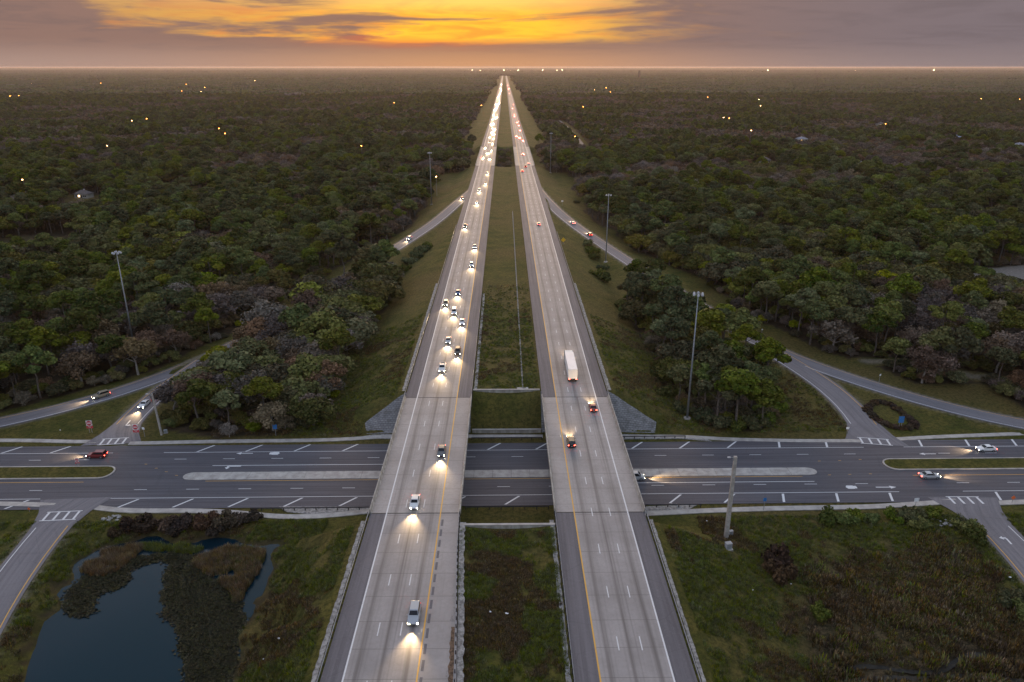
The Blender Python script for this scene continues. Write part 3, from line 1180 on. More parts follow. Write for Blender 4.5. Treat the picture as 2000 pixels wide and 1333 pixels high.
        for a in np.linspace(-math.pi / 2, math.pi / 2, 9):
            cx, cy, ry = x_in, sty(x_in, (ya + yb) / 2), (ya - yb) / 2
            arc.append([(cx - sx * q * 2.6 * math.cos(a) / 2.6 * (1 if q > 1 else 1), cy + (ry - (2.6 - q)) * math.sin(a), zz) for q, zz in ((2.6, -0.1), (2.6, 0.18), (2.2, 0.18), (2.2, -0.1))])
        nose.loft(arc)
        nose.build('kerb_nose', MAT['pavement_concrete'], root)
        fill = [(x_in - sx * 2.2 * math.cos(a), sty(x_in, (ya + yb) / 2) + ((ya - yb) / 2 - 0.4) * math.sin(a)) for a in np.linspace(-math.pi / 2, math.pi / 2, 9)]
        MB().add([(a, b, 0.155) for a, b in fill], [tuple(range(9)) if sx < 0 else tuple(range(9))[::-1]]).build('grass_median', MAT['ground'], root)


build_street()


def build_ramps():
    names = {'off': 'exit ramp from the headlight lanes curving down through the trees', 'off_branch': 'short stop branch of the exit ramp beside the leaning pole',
             'on': 'entrance ramp curving up beside the tail light lanes', 'on_branch': 'entrance ramp branch meeting the street beside the blue sign',
             'near_on': 'ramp running past the pond', 'near_off': 'ramp running past the dry marsh'}
    for key, r in RAMPS.items():
        root = empty('ramp_road')
        set_props(root, names[key], None, None, 'structure')
        P = r.p.copy()
        lift = 0.01 if key in ('off', 'on') else 0.004
        flare = np.zeros(len(P))
        if key not in ('off', 'on'):
            s_end = r.t if 'near' in key else r.t[-1] - r.t
            flare = 4.0 * np.exp(-((s_end / 6.0) ** 1.5))
        ribbon('roadway', P, -r.half - flare, r.half + flare, MAT['ramp_asphalt'], root, lift)
        n0 = 0
        n1 = len(P)
        if key in ('off', 'on'):
            n0 = int(len(P) * 0.12)
        else:
            if 'near' in key:
                n0 = 2
            else:
                n1 = len(P) - 2
        white_side = {'off': -1, 'off_branch': -1, 'on': 1, 'on_branch': 1, 'near_on': 1, 'near_off': -1}[key]
        ribbon('edge_line', P[n0:n1], white_side * (r.half - 0.75) - 0.09, white_side * (r.half - 0.75) + 0.09, MAT['paint_white'], root, lift + 0.013)
        ribbon('edge_line', P[n0:n1], -white_side * (r.half - 0.75) - 0.09, -white_side * (r.half - 0.75) + 0.09, MAT['paint_yellow'], root, lift + 0.013)
    out = [(-1.8, -0.16), (0.5, -0.16), (0.9, 0.0), (0.9, 0.5), (1.25, 0.5), (0.72, 1.15), (0.2, 0.5), (0.55, 0.5), (0.5, 0.16), (-1.8, 0.16)]
    for key, px, py in (('near_off', 1972, 1048), ('off_branch', 232, 832)):
        r = RAMPS[key]
        q = at(px, py, 0.25)
        i = int(np.argmin(np.hypot(r.p[:, 0] - q.x, r.p[:, 1] - q.y)))
        d = r.p[min(i + 1, len(r.p) - 1)] - r.p[max(i - 1, 0)]
        ang = math.atan2(d[1], d[0]) + (math.pi if key == 'near_off' else 0)
        root = [o for o in COL.objects if o.get('label') == names[key]][0]
        o = MB().add([(a * 1.2, b * 1.2, 0) for a, b in out], [tuple(range(len(out)))]).build('turn_arrow', MAT['paint_white'], root)
        o.location = (r.p[i, 0], r.p[i, 1], r.p[i, 2] + 0.05)
        o.rotation_euler = (0, 0, ang)
    # ladder crossings at the mouths of the ramps
    for key, end, n in (('off_branch', -1, 4), ('on_branch', -1, 4), ('near_on', 0, 4), ('near_off', 0, 4)):
        r = RAMPS[key]
        # where the ramp leaves the street edge
        edge = ST['edge_far'] + 0.6 if end == -1 else ST['edge_near'] - 0.6
        P = r.p
        i = int(np.argmin(np.abs(P[:, 1] - STREET_SLOPE * P[:, 0] - edge)))
        c = P[i]
        d = P[min(i + 1, len(P) - 1)] - P[max(i - 1, 0)]
        ang = math.atan2(d[1], d[0])
        if end == -1:
            ang += math.pi
        root = empty('crosswalk', (c[0], c[1], c[2] + 0.07))
        root.rotation_euler = (0, 0, ang - math.pi / 2)
        set_props(root, {'off_branch': 'ladder crosswalk at the foot of the exit ramp beside the red signs', 'on_branch': 'ladder crosswalk at the mouth of the entrance ramp branch', 'near_on': 'ladder crosswalk on the ramp beside the pond',
                         'near_off': 'ladder crosswalk on the ramp beside the dry marsh'}[key], 'crosswalk')
        sg = 1
        hw = r.half - 0.2
        zb = 0.03
        for k in range(n):
            x = -hw + 0.6 + (2 * hw - 1.2) * k / (n - 1)
            MB().add([(x - 0.25, 0, 0), (x + 0.25, 0, 0), (x + 0.25, 3.0, 0), (x - 0.25, 3.0, 0)], [(0, 1, 2, 3)]).build('bar', MAT['paint_white'], root)
        for yy in (-0.3, 3.05):
            MB().add([(-hw, yy, 0), (hw, yy, 0), (hw, yy + 0.25, 0), (-hw, yy + 0.25, 0)], [(0, 1, 2, 3)]).build('cross_line', MAT['paint_white'], root)
        if key in ('off_branch', 'near_off'):
            MB().add([(-hw, 5.2, 0.004), (hw, 5.2, 0.004), (hw, 5.75, 0.004), (-hw, 5.75, 0.004)], [(0, 1, 2, 3)]).build('stop_line', MAT['paint_white'], root)


build_ramps()


def build_pavements():
    """narrow concrete footpaths along both sides of the street"""
    runs = {
        'far_a': [(-60, 860), (60, 860), (150, 863), (190, 862)],
        'far_b': [(252, 866), (420, 862), (600, 860), (680, 858), (735, 853), (790, 852)],
        'gap': [(905, 852), (1060, 852)],
        'far_c': [(1190, 853), (1330, 852), (1420, 858), (1560, 861), (1680, 861)],
        'far_d': [(1745, 858), (1830, 853), (1990, 847), (2080, 846)],
        'near_a': [(-60, 983), (60, 985), (105, 987)],
        'near_b': [(172, 989), (240, 998), (380, 997), (470, 1001), (530, 1009), (600, 1010), (700, 1002), (735, 996)],
        'near_c': [(1250, 1004), (1360, 998), (1500, 993), (1700, 990), (1840, 981), (1870, 978)],
        'near_d': [(1935, 983), (2000, 980), (2080, 978)],
    }
    for nm, pts in runs.items():
        P = np.array([tuple(at(px, py, 0.06)) for px, py in pts])
        s = np.concatenate([[0], np.cumsum(np.hypot(np.diff(P[:, 0]), np.diff(P[:, 1])))])
        t = np.linspace(0, s[-1], int(s[-1] / 3) + 2)
        Q = np.stack([np.interp(t, s, P[:, i]) for i in range(3)], 1)
        for _ in range(3):
            Q[1:-1] = (Q[:-2] + 2 * Q[1:-1] + Q[2:]) / 4
        d = np.gradient(Q[:, :2], axis=0)
        d /= np.linalg.norm(d, axis=1)[:, None]
        nn = np.stack([d[:, 1], -d[:, 0]], 1)
        rings = []
        for q, k in zip(Q, nn):
            a, b = q[:2] + k * 0.85, q[:2] - k * 0.85
            rings.append([(a[0], a[1], -0.5), (a[0], a[1], 0.06), (b[0], b[1], 0.06), (b[0], b[1], -0.5)])
        o = MB().loft(rings).build('pavement', MAT['pavement_concrete'])
        set_props(o, kind='structure')
    # rubble and concrete aprons beside the bridges
    for pts in ([(545, 990), (560, 1000), (640, 1008), (735, 998), (735, 990)], [(1245, 990), (1255, 1001), (1340, 998), (1362, 986)], [(690, 856), (790, 858), (790, 848), (735, 848)], [(1205, 848), (1205, 858), (1330, 857), (1390, 862), (1360, 852)]):
        out = [at(px, py, 0)[:2] for px, py in pts]
        o = MB().prism(out, -0.4, 0.02).build('apron', MAT['patch'])
        set_props(o, kind='structure')


build_pavements()


def slope_patch(name, corners, label):
    """paving that follows the bank between four ground corners"""
    n = 12
    v, f = [], []
    (a, b, c, d) = [np.array(q, float) for q in corners]
    for i in range(n + 1):
        for j in range(n + 1):
            s, t = i / n, j / n
            p = (a * (1 - s) + b * s) * (1 - t) + (d * (1 - s) + c * s) * t
            v.append((p[0], p[1], ground_z(p[0], p[1]) + 0.12))
    for i in range(n):
        for j in range(n):
            k = i * (n + 1) + j
            f.append((k, k + n + 1, k + n + 2, k + 1))
    o = MB().add(v, f).build(name, MAT['slope_paving'])
    set_props(o, kind='structure')


slope_patch('paved_bank', [(-27.0, 189.5), (-38.5, 183.2), (-37.5, 180.0), (-26.5, 180.2)], '')
slope_patch('paved_bank', [(28.0, 189.5), (41.5, 183.4), (40.5, 180.0), (27.5, 180.2)], '')
slope_patch('paved_bank', [(-27.0, 189.3), (-9.5, 189.3), (-9.5, 180.2), (-27.0, 180.2)], '')
slope_patch('paved_bank', [(9.8, 189.3), (28.0, 189.3), (28.0, 180.2), (9.8, 180.2)], '')


def build_walls():
    # low walls and copings of the bridge gap between the carriageways
    for nm, x0, x1, y, z0, z1, lab in (('retaining_wall', -9.0, 9.6, 180.4, -0.4, 1.0, 'low concrete wall at the foot of the dark bank between the overpasses'),
                                       ('coping_wall', -9.0, 9.6, 190.4, 7.2, 8.35, 'concrete coping at the top of the bank between the overpasses'),
                                       ('coping_wall', -9.2, 9.8, 125.2, 7.0, 8.25, 'thin concrete beam across the median beside the yellow grass strip')):
        root = empty(nm, (0, y, max(0, z0)), 0, lab, 'wall')
        oz = max(0, z0)
        o = MB().box(x0, x1, -0.22, 0.22, z0 - oz, z1 - oz).build('wall_body', MAT['parapet_concrete'], root)
        MB().box(x0 - 0.05, x1 + 0.05, -0.3, 0.3, z1 - oz, z1 - oz + 0.14).build('cap_stone', MAT['pavement_concrete'], root)


build_walls()

# pond water
def build_pond():
    k = NT('pond_water')
    nz = k.noise(k.pos(), 0.9, 4, 0.6)
    k.col((0.002, 0.016, 0.026))
    k.rough(0.06)
    k.b.inputs['IOR'].default_value = 1.33
    k.b.inputs['Specular IOR Level'].default_value = 0.36
    k.bump(nz, 0.05, 0.05)
    P = np.array(POND)
    c = P.mean(0)
    out = [tuple(c + (p - c) * 1.08) for p in P]
    n = len(out)
    o = MB().add([(x, y, -1.2) for x, y in out], [tuple(range(n))[::-1]]).build('pond_water', k.m)
    set_props(o, kind='structure')


build_pond()


# ------------------------------------------------------------------ vegetation
def quads(c, nrm, size_u, size_v, g):
    """one quad per row at centre c facing nrm"""
    n = len(c)
    nrm = nrm / (np.linalg.norm(nrm, axis=1)[:, None] + 1e-9)
    r = g.normal(size=(n, 3))
    u = np.cross(nrm, r)
    u /= np.linalg.norm(u, axis=1)[:, None] + 1e-9
    w = np.cross(nrm, u)
    u = u * size_u[:, None] / 2
    w = w * size_v[:, None] / 2
    bend = nrm * (size_u[:, None] * 0.22)
    v = np.stack([c - u - w - bend * 0.6, c + u - w + bend * 0.3, c + u + w - bend * 0.5, c - u + w + bend * 0.4], 1)
    return v.reshape(-1, 3), np.arange(4 * n).reshape(-1, 4)


_sph = None


def unit_sphere():
    global _sph
    if _sph is None:
        bm = bmesh.new()
        bmesh.ops.create_icosphere(bm, subdivisions=1, radius=1.0)
        v = np.array([p.co[:] for p in bm.verts])
        f = np.array([[q.index for q in t.verts] for t in bm.faces])
        bm.free()
        _sph = v, f
    return _sph


def set_tone(me, tone):
    a = me.attributes.new('tone', 'FLOAT', 'POINT')
    a.data.foreach_set('value', np.asarray(tone, np.float32))


def crown(name, lobes, per, leaf, mat, seed, core=0.78, spread=0.30, up=0.25, extra=None):
    g = np.random.default_rng(seed)
    V, Fq, T, off = [], [], [], 0
    for (cx, cy, cz, rx, ry, rz) in lobes:
        d = g.normal(size=(per, 3))
        d[:, 2] += up * np.abs(d[:, 2])
        d /= np.linalg.norm(d, axis=1)[:, None]
        rad = 1.06 - spread * g.random(per) ** 1.6
        p = np.array([cx, cy, cz]) + d * rad[:, None] * np.array([rx, ry, rz])
        nr = d + g.normal(size=(per, 3)) * 0.55
        s = leaf * (0.6 + 0.8 * g.random(per))
        v, f = quads(p, nr, s, s * (0.55 + 0.4 * g.random(per)), g)
        V.append(v)
        Fq.append(f + off)
        off += len(v)
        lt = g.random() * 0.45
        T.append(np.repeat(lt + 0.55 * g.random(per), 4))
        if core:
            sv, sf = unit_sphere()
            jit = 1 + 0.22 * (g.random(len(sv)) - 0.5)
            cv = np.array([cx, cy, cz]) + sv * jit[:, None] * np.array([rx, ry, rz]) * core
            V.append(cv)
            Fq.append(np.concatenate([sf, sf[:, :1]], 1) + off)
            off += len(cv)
            T.append(np.full(len(cv), 0.12 + lt * 0.4))  # lobe core toned darker than its leaves: inner crown shade put into colour
    me_v, fq, tone = np.concatenate(V), np.concatenate(Fq), np.concatenate(T)
    me = bpy.data.meshes.new(name)
    tri = fq[:, 0] == fq[:, 3]
    fl = [tuple(r[:3]) if t else tuple(r) for r, t in zip(fq.tolist(), tri.tolist())]
    me.from_pydata(me_v.tolist(), [], fl)
    me.materials.append(mat)
    set_tone(me, tone)
    return me


def trunk(name, h, r, limbs, mat, seed, lean=0.25):
    g = random.Random(seed)
    m = MB()
    pts = [(0, 0, -0.4)]
    for k in range(1, 5):
        pts.append((g.uniform(-lean, lean) * k / 2, g.uniform(-lean, lean) * k / 2, h * k / 4))
    for k in range(4):
        m.tube(pts[k], pts[k + 1], r * (1 - 0.2 * k), r * (1 - 0.2 * (k + 1)), 7, k == 3)
    for (x, y, z) in limbs:
        z0 = max(h * 0.35, z - math.hypot(x, y) * 0.7)
        t = min(1.0, z0 / h)
        b = Vector((pts[2][0], pts[2][1], z0))
        m.tube(b, (x, y, z), r * 0.42, r * 0.12, 5, False)
    return m.mesh(name, mat)


def dome_lobes(g, n, R0, zc, zr, lr, flat=0.8, top=0.35):
    out = []
    for i in range(n):
        a = g.random() * 2 * math.pi
        q = math.sqrt(g.random())
        x, y = R0 * q * math.cos(a), R0 * q * math.sin(a)
        z = zc + zr * (math.sqrt(max(0, 1 - q * q)) * (top + (1 - top) * g.random()) - 0.35 * q)
        r = lr * (0.7 + 0.6 * g.random())
        out.append((x, y, z, r, r, r * flat))
    return out


TREES = {}


def make_tree_kinds():
    g = np.random.default_rng(21)
    for kind, nvar in (('pine_tree', 5), ('oak_tree', 5), ('winter_tree', 4), ('leafy_tree', 2)):
        TREES[kind] = []
        for i in range(nvar):
            if kind == 'pine_tree':
                h = 10.5 + 1.2 * i % 4
                lobes = dome_lobes(g, 15, 2.5 + 0.25 * (i % 3), h * 0.74, h * 0.26, 1.25, 0.72)
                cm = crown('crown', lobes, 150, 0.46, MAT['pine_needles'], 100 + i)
                lo = crown('crown', lobes[:9], 26, 1.0, MAT['pine_needles'], 150 + i, 0.9)
                tm = trunk('trunk', h * 0.86, 0.22, [l[:3] for l in lobes[:7]], MAT['bark'], 10 + i)
            elif kind == 'oak_tree':
                R0 = 3.4 + 0.35 * (i % 4)
                h = 7.2 + 0.6 * (i % 3)
                lobes = dome_lobes(g, 22, R0, h * 0.62, h * 0.36, 1.45, 0.8)
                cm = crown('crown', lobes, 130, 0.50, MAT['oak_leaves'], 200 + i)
                lo = crown('crown', lobes[:11], 26, 1.1, MAT['oak_leaves'], 250 + i, 0.95)
                tm = trunk('trunk', h * 0.6, 0.3, [l[:3] for l in lobes[:9]], MAT['bark'], 20 + i, 0.4)
            elif kind == 'winter_tree':
                R0 = 3.0 + 0.4 * (i % 3)
                h = 7.6 + 0.5 * i
                lobes = dome_lobes(g, 18, R0, h * 0.62, h * 0.36, 1.35, 0.9)
                cm = crown('crown', lobes, 120, 0.34, MAT['winter_twigs'], 300 + i, 0.55, 0.6, 0.1)
                lo = crown('crown', lobes[:10], 26, 0.95, MAT['winter_twigs'], 350 + i, 0.8, 0.5)
                tm = trunk('trunk', h * 0.7, 0.24, [l[:3] for l in lobes], MAT['pale_bark'], 30 + i, 0.4)
            else:
                lobes = dome_lobes(g, 16, 2.6, 5.2, 2.6, 1.3, 0.85)
                cm = crown('crown', lobes, 130, 0.48, MAT['bright_leaves'], 400 + i)
                lo = crown('crown', lobes[:9], 26, 1.0, MAT['bright_leaves'], 450 + i, 0.9)
                tm = trunk('trunk', 5.0, 0.2, [l[:3] for l in lobes[:7]], MAT['bark'], 40 + i)
            for me in (cm, lo, tm):
                me.transform(Matrix.Diagonal((1, 1, 0.8, 1)))
            TREES[kind].append(dict(crown=cm, low=lo, trunk=tm))


make_tree_kinds()


def joined(name, meshes):
    """one mesh out of several, keeping materials and tone"""
    V, Fc, mi, T, mats, off = [], [], [], [], [], 0
    for me in meshes:
        n = len(me.vertices)
        co = np.zeros(n * 3, np.float32)
        me.vertices.foreach_get('co', co)
        V += co.reshape(-1, 3).tolist()
        t = me.attributes.get('tone')
        if t:
            a = np.zeros(n, np.float32)
            t.data.foreach_get('value', a)
            T += a.tolist()
        else:
            T += [0.5] * n
        k = len(mats)
        mats += list(me.materials)
        for p in me.polygons:
            Fc.append(tuple(i + off for i in p.vertices))
            mi.append(k + p.material_index)
        off += n
    out = bpy.data.meshes.new(name)
    out.from_pydata(V, [], Fc)
    for m in mats:
        out.materials.append(m)
    out.polygons.foreach_set('material_index', np.array(mi, np.int32))
    set_tone(out, T)
    return out


def scatter(name, pts, rz, sc, idx, protos, label, cat):
    """ONE object of kind stuff: copies of the given meshes on points, by geometry nodes"""
    me = bpy.data.meshes.new(name)
    n = len(pts)
    me.vertices.add(n)
    me.vertices.foreach_set('co', np.asarray(pts, np.float32).ravel())
    for nm, ty, dat in (('rz', 'FLOAT', rz), ('sc', 'FLOAT', sc), ('pick', 'INT', idx)):
        a = me.attributes.new(nm, ty, 'POINT')
        a.data.foreach_set('value', np.asarray(dat, np.int32 if ty == 'INT' else np.float32))
    o = obj(name, me)
    ng = bpy.data.node_groups.new(name + '_nodes', 'GeometryNodeTree')
    ng.interface.new_socket('Geometry', in_out='INPUT', socket_type='NodeSocketGeometry')
    ng.interface.new_socket('Geometry', in_out='OUTPUT', socket_type='NodeSocketGeometry')
    N, L = ng.nodes.new, ng.links.new
    gi, go = N('NodeGroupInput'), N('NodeGroupOutput')
    join = N('GeometryNodeJoinGeometry')
    for p in reversed(protos):       # the join lists the last link first
        src = bpy.data.objects.new(p.name + '_source', p)
        oi = N('GeometryNodeObjectInfo')
        oi.inputs['Object'].default_value = src
        oi.inputs['As Instance'].default_value = False
        ti = N('GeometryNodeGeometryToInstance')
        L(oi.outputs['Geometry'], ti.inputs[0])
        L(ti.outputs[0], join.inputs[0])
    ip = N('GeometryNodeInstanceOnPoints')
    L(gi.outputs[0], ip.inputs['Points'])
    L(join.outputs[0], ip.inputs['Instance'])
    ip.inputs['Pick Instance'].default_value = True

    def named(nm, ty):
        k = N('GeometryNodeInputNamedAttribute')
        k.data_type = ty
        k.inputs['Name'].default_value = nm
        return k.outputs['Attribute']
    L(named('pick', 'INT'), ip.inputs['Instance Index'])
    cx = N('ShaderNodeCombineXYZ')
    L(named('rz', 'FLOAT'), cx.inputs[2])
    L(cx.outputs[0], ip.inputs['Rotation'])
    L(named('sc', 'FLOAT'), ip.inputs['Scale'])
    L(ip.outputs[0], go.inputs[0])
    md = o.modifiers.new('scatter', 'NODES')
    md.node_group = ng
    return set_props(o, label, cat, None, 'stuff')


def in_view(x, y, z=6.0, pad=60):
    c = np.array(CAM_INV)
    d = np.stack([x, y, np.full(len(x), z - CAM_Z)], 0)
    q = c @ d
    u = 1000 + F_PX * q[0] / -q[2]
    v = 666.5 - F_PX * q[1] / -q[2]
    return (q[2] < 0) & (u > -pad) & (u < 2000 + pad) & (v < 1333 + pad) & (v > -50), u, v


def value_noise(x, y, s, seed):
    g = np.random.default_rng(seed)
    T = g.random((256, 256))
    a, b = x / s, y / s
    i, j = np.floor(a).astype(int), np.floor(b).astype(int)
    u, v = a - i, b - j
    u, v = u * u * (3 - 2 * u), v * v * (3 - 2 * v)
    t = lambda p, q: T[p % 256, q % 256]
    return (t(i, j) * (1 - u) + t(i + 1, j) * u) * (1 - v) + (t(i, j + 1) * (1 - u) + t(i + 1, j + 1) * u) * v


def grid_points(y0, y1, step, jitter, slope=0.86, margin=120):
    xs_max = y1 * slope + margin
    gx, gy = np.meshgrid(np.arange(-xs_max, xs_max, step), np.arange(y0, y1, step))
    x = gx.ravel() + rng.uniform(-jitter, jitter, gx.size)
    y = gy.ravel() + rng.uniform(-jitter, jitter, gx.size)
    k = np.abs(x) < y * slope + margin
    return x[k], y[k]


KINDS = ['pine_tree', 'oak_tree', 'winter_tree', 'leafy_tree']


def choose_kind(x, y):
    n1 = value_noise(x, y, 75, 1) * 0.6 + value_noise(x, y, 28, 2) * 0.4
    n2 = value_noise(x, y, 120, 3) * 0.6 + value_noise(x, y, 22, 4) * 0.4
    r = rng.random(len(x))
    far = np.clip((y - 420) / 500, 0, 1)
    pine_t = 0.56 - 0.16 * far
    k = np.where(n1 + (r - 0.5) * 0.35 < pine_t, 0, np.where(n2 + (r - 0.5) * 0.3 < 0.47 + 0.15 * far, 2, 1))
    inner_l = poly_sd(x, y, INNER_L) < 0
    k = np.where(inner_l & (k == 0) & (rng.random(len(x)) < 0.6), 2, k)
    inner_r = poly_sd(x, y, INNER_R) < 0
    k = np.where(inner_r & (k == 2) & (rng.random(len(x)) < 0.8), 1, k)
    k = np.where((k == 1) & (rng.random(len(x)) < 0.07), 3, k)
    return k


def build_woods():
    x, y = grid_points(184, 950, 7.3, 2.7)
    ok = wood_mask(x, y)
    x, y = x[ok], y[ok]
    ok = rng.random(len(x)) < 0.93
    x, y = x[ok], y[ok]
    k = choose_kind(x, y)
    z, q = terrain(x, y, True)
    ok = (q['rd'] > 2.6) & ((q['dl'] > 1.0) | (q['dg'] > 6))
    x, y, k, z = x[ok], y[ok], k[ok], z[ok]
    sc = 1.2 + 0.75 * rng.random(len(x)) ** 1.3
    # lower growth along the edges of the inner woods and in the creek
    creek = (np.abs(x) < 10) & (y > 700)
    sc = np.where(creek, sc * 0.55, sc)
    sc = np.where(k == 2, sc * 0.95, sc)
    sc = np.where((poly_sd(x, y, INNER_L) < 0) & (y > 235), sc * 1.2, sc)
    rz = rng.uniform(0, 6.28, len(x))
    dist = np.hypot(x, y)
    vis, u, v = in_view(x, y, 6.0, 5)
    taken = np.zeros(len(x), bool)
    places = [(poly_sd(x, y, INNER_L) < 0, 'in the grove between the exit ramp and the overpass', 'grove inside the exit ramp'),
              (poly_sd(x, y, INNER_R) < 0, 'in the grove between the entrance ramp and the overpass', 'grove inside the entrance ramp'),
              (creek, 'growing in the creek gap between the long low bridges', 'trees in the creek gap'),
              (x < 0, 'in the wide wood outside the exit ramp', 'wood outside the exit ramp'),
              (x >= 0, 'in the wide wood outside the entrance ramp', 'wood outside the entrance ramp')]
    looks = {'pine_tree': ('dark green dome crowned pine', 'pine tree'), 'oak_tree': ('broad olive green oak', 'oak tree'),
             'winter_tree': ('grey brown leafless winter tree', 'bare tree'), 'leafy_tree': ('bright yellow green young tree', 'tree')}
    place_of = np.full(len(x), -1)
    for i, (mask, _, _) in enumerate(places):
        place_of = np.where((place_of < 0) & mask, i, place_of)
    for ki, kind in enumerate(KINDS):
        cand = np.where((k == ki) & vis)[0]
        cand = cand[np.argsort(dist[cand])][:300]
        taken[cand] = True
        for i in cand:
            proto = TREES[kind][i % len(TREES[kind])]
            pl = places[place_of[i]]
            look, cat = looks[kind]
            e = empty(kind, (x[i], y[i], z[i]), rz[i], look + ' ' + pl[1], cat, look.split()[-1] + 's of the ' + pl[2])
            e.scale = (sc[i],) * 3
            obj('trunk', proto['trunk'], e)
            obj('crown', proto['crown'], e)
    rest = ~taken
    protos, start = [], {}
    for kind in KINDS:
        start[kind] = len(protos)
        for i, p in enumerate(TREES[kind]):
            protos.append(joined(kind + '_whole', [p['crown'], p['trunk']]))
    pick = np.array([start[KINDS[a]] + (i % len(TREES[KINDS[a]])) for i, a in enumerate(k)])
    scatter('forest', np.stack([x, y, z], 1)[rest], rz[rest], sc[rest], pick[rest], protos,
            'dense mixed wood of pine, oak and bare trees either side of the motorway', 'forest')
    # undergrowth filling the edges of the woods
    ux, uy = grid_points(180, 430, 4.6, 2.0)
    ok = wood_mask(ux, uy)
    inner = ok & wood_mask(ux + 13, uy) & wood_mask(ux - 13, uy) & wood_mask(ux, uy - 13)
    ok &= ~inner | (rng.random(len(ux)) < 0.25)
    ux, uy = ux[ok], uy[ok]
    uz, q = terrain(ux, uy, True)
    ok = (q['rd'] > 3.0) & (q['dl'] > 1.0)
    ux, uy, uz = ux[ok], uy[ok], uz[ok]
    up = rng.integers(start['oak_tree'], len(protos), len(ux))
    scatter('undergrowth', np.stack([ux, uy, uz - 0.9], 1), rng.uniform(0, 6.28, len(ux)), 0.42 + 0.35 * rng.random(len(ux)), up, protos,
            'low leafy undergrowth along the edges of the woods', 'undergrowth')
    # farther woodland, simpler trees
    x, y = grid_points(950, 2600, 7.6, 3.2, 0.80)
    ok = wood_mask(x, y)
    x, y = x[ok], y[ok]
    k = choose_kind(x, y)
    lows, start = [], {}
    for kind in KINDS:
        start[kind] = len(lows)
        for p in TREES[kind][:3]:
            lows.append(joined(kind + '_far', [p['low']]))
    cnt = {kk: min(3, len(TREES[kk])) for kk in KINDS}
    pick = np.array([start[KINDS[a]] + (i % cnt[KINDS[a]]) for i, a in enumerate(k)])
    sc = 1.0 + 0.55 * rng.random(len(x))
    patch = value_noise(x, y, 160, 9)
    sc *= 0.75 + 0.5 * patch
    scatter('forest', np.stack([x, y, np.zeros(len(x))], 1), rng.uniform(0, 6.28, len(x)), sc, pick, lows,
            'endless dusky woodland stretching past the creek toward the horizon', 'forest')
    # woodland toward the horizon: patches of canopy
    g = np.random.default_rng(5)
    patches = []
    for i in range(4):
        V, Fc, T, off = [], [], [], 0
        for j in range(34):
            sv, sf = unit_sphere()
            s = g.uniform(2.8, 6.5)
            c = np.array([g.uniform(-28, 28), g.uniform(-28, 28), g.uniform(2.0, 13.0)])
            V.append(c + sv * (1 + 0.4 * (g.random(len(sv)) - 0.5))[:, None] * np.array([s, s, s * 0.8]))
            Fc.append(sf + off)
            T.append(np.full(len(sv), 0.22 * g.random()))  # dark tones only: colour stands in for self-shadow the leafless blobs lack
            off += len(sv)
        me = np_mesh('canopy_patch', np.concatenate(V), np.concatenate(Fc), MAT[['pine_needles', 'oak_leaves', 'winter_twigs', 'oak_leaves'][i]])
        set_tone(me, np.concatenate(T))
        patches.append(me)
    X, Y = [], []
    for a, b, st in ((2560, 5200, 46), (5200, 12000, 80), (12000, 24000, 170), (24000, 55000, 420)):
        xx, yy = grid_points(a, b, st, st * 0.35, 0.78)
        X.append(xx)
        Y.append(yy)
    sc = np.concatenate([np.full(len(a), s) for a, s in zip(X, (1.0, 1.55, 2.6, 6.0))])
    x, y = np.concatenate(X), np.concatenate(Y)
    ok = ((x < X_L - 42 - 20 * (sc - 1)) | (x > X_R + 42 + 20 * (sc - 1))) | (y > 8600)
    x, y, sc = x[ok], y[ok], sc[ok] * (0.85 + 0.3 * rng.random(ok.sum()))
    zz = np.where(sc > 4, -50.0, np.where(sc > 2, -8.0, np.where(sc > 1.3, -3.0, 0.0)))
    pick = rng.integers(0, 4, len(x))
    scatter('forest', np.stack([x, y, zz], 1), rng.uniform(0, 6.28, len(x)), sc, pick, patches, 'flat hazy forest canopy along the horizon', 'forest')


build_woods()


def make_shrub(mat, seed, n=9, R0=0.9, h=1.2, lr=0.6):
    g = np.random.default_rng(seed)
    lobes = [(R0 * g.normal() * 0.6, R0 * g.normal() * 0.6, h * (0.35 + 0.45 * g.random()), lr, lr, lr * 0.85) for _ in range(n)]
    cm = crown('foliage', lobes, 70, 0.22, mat, seed, 0.8)
    tm = trunk('stem', h * 0.6, 0.06, [l[:3] for l in lobes], MAT['bark'], seed, 0.1)
    return cm, tm


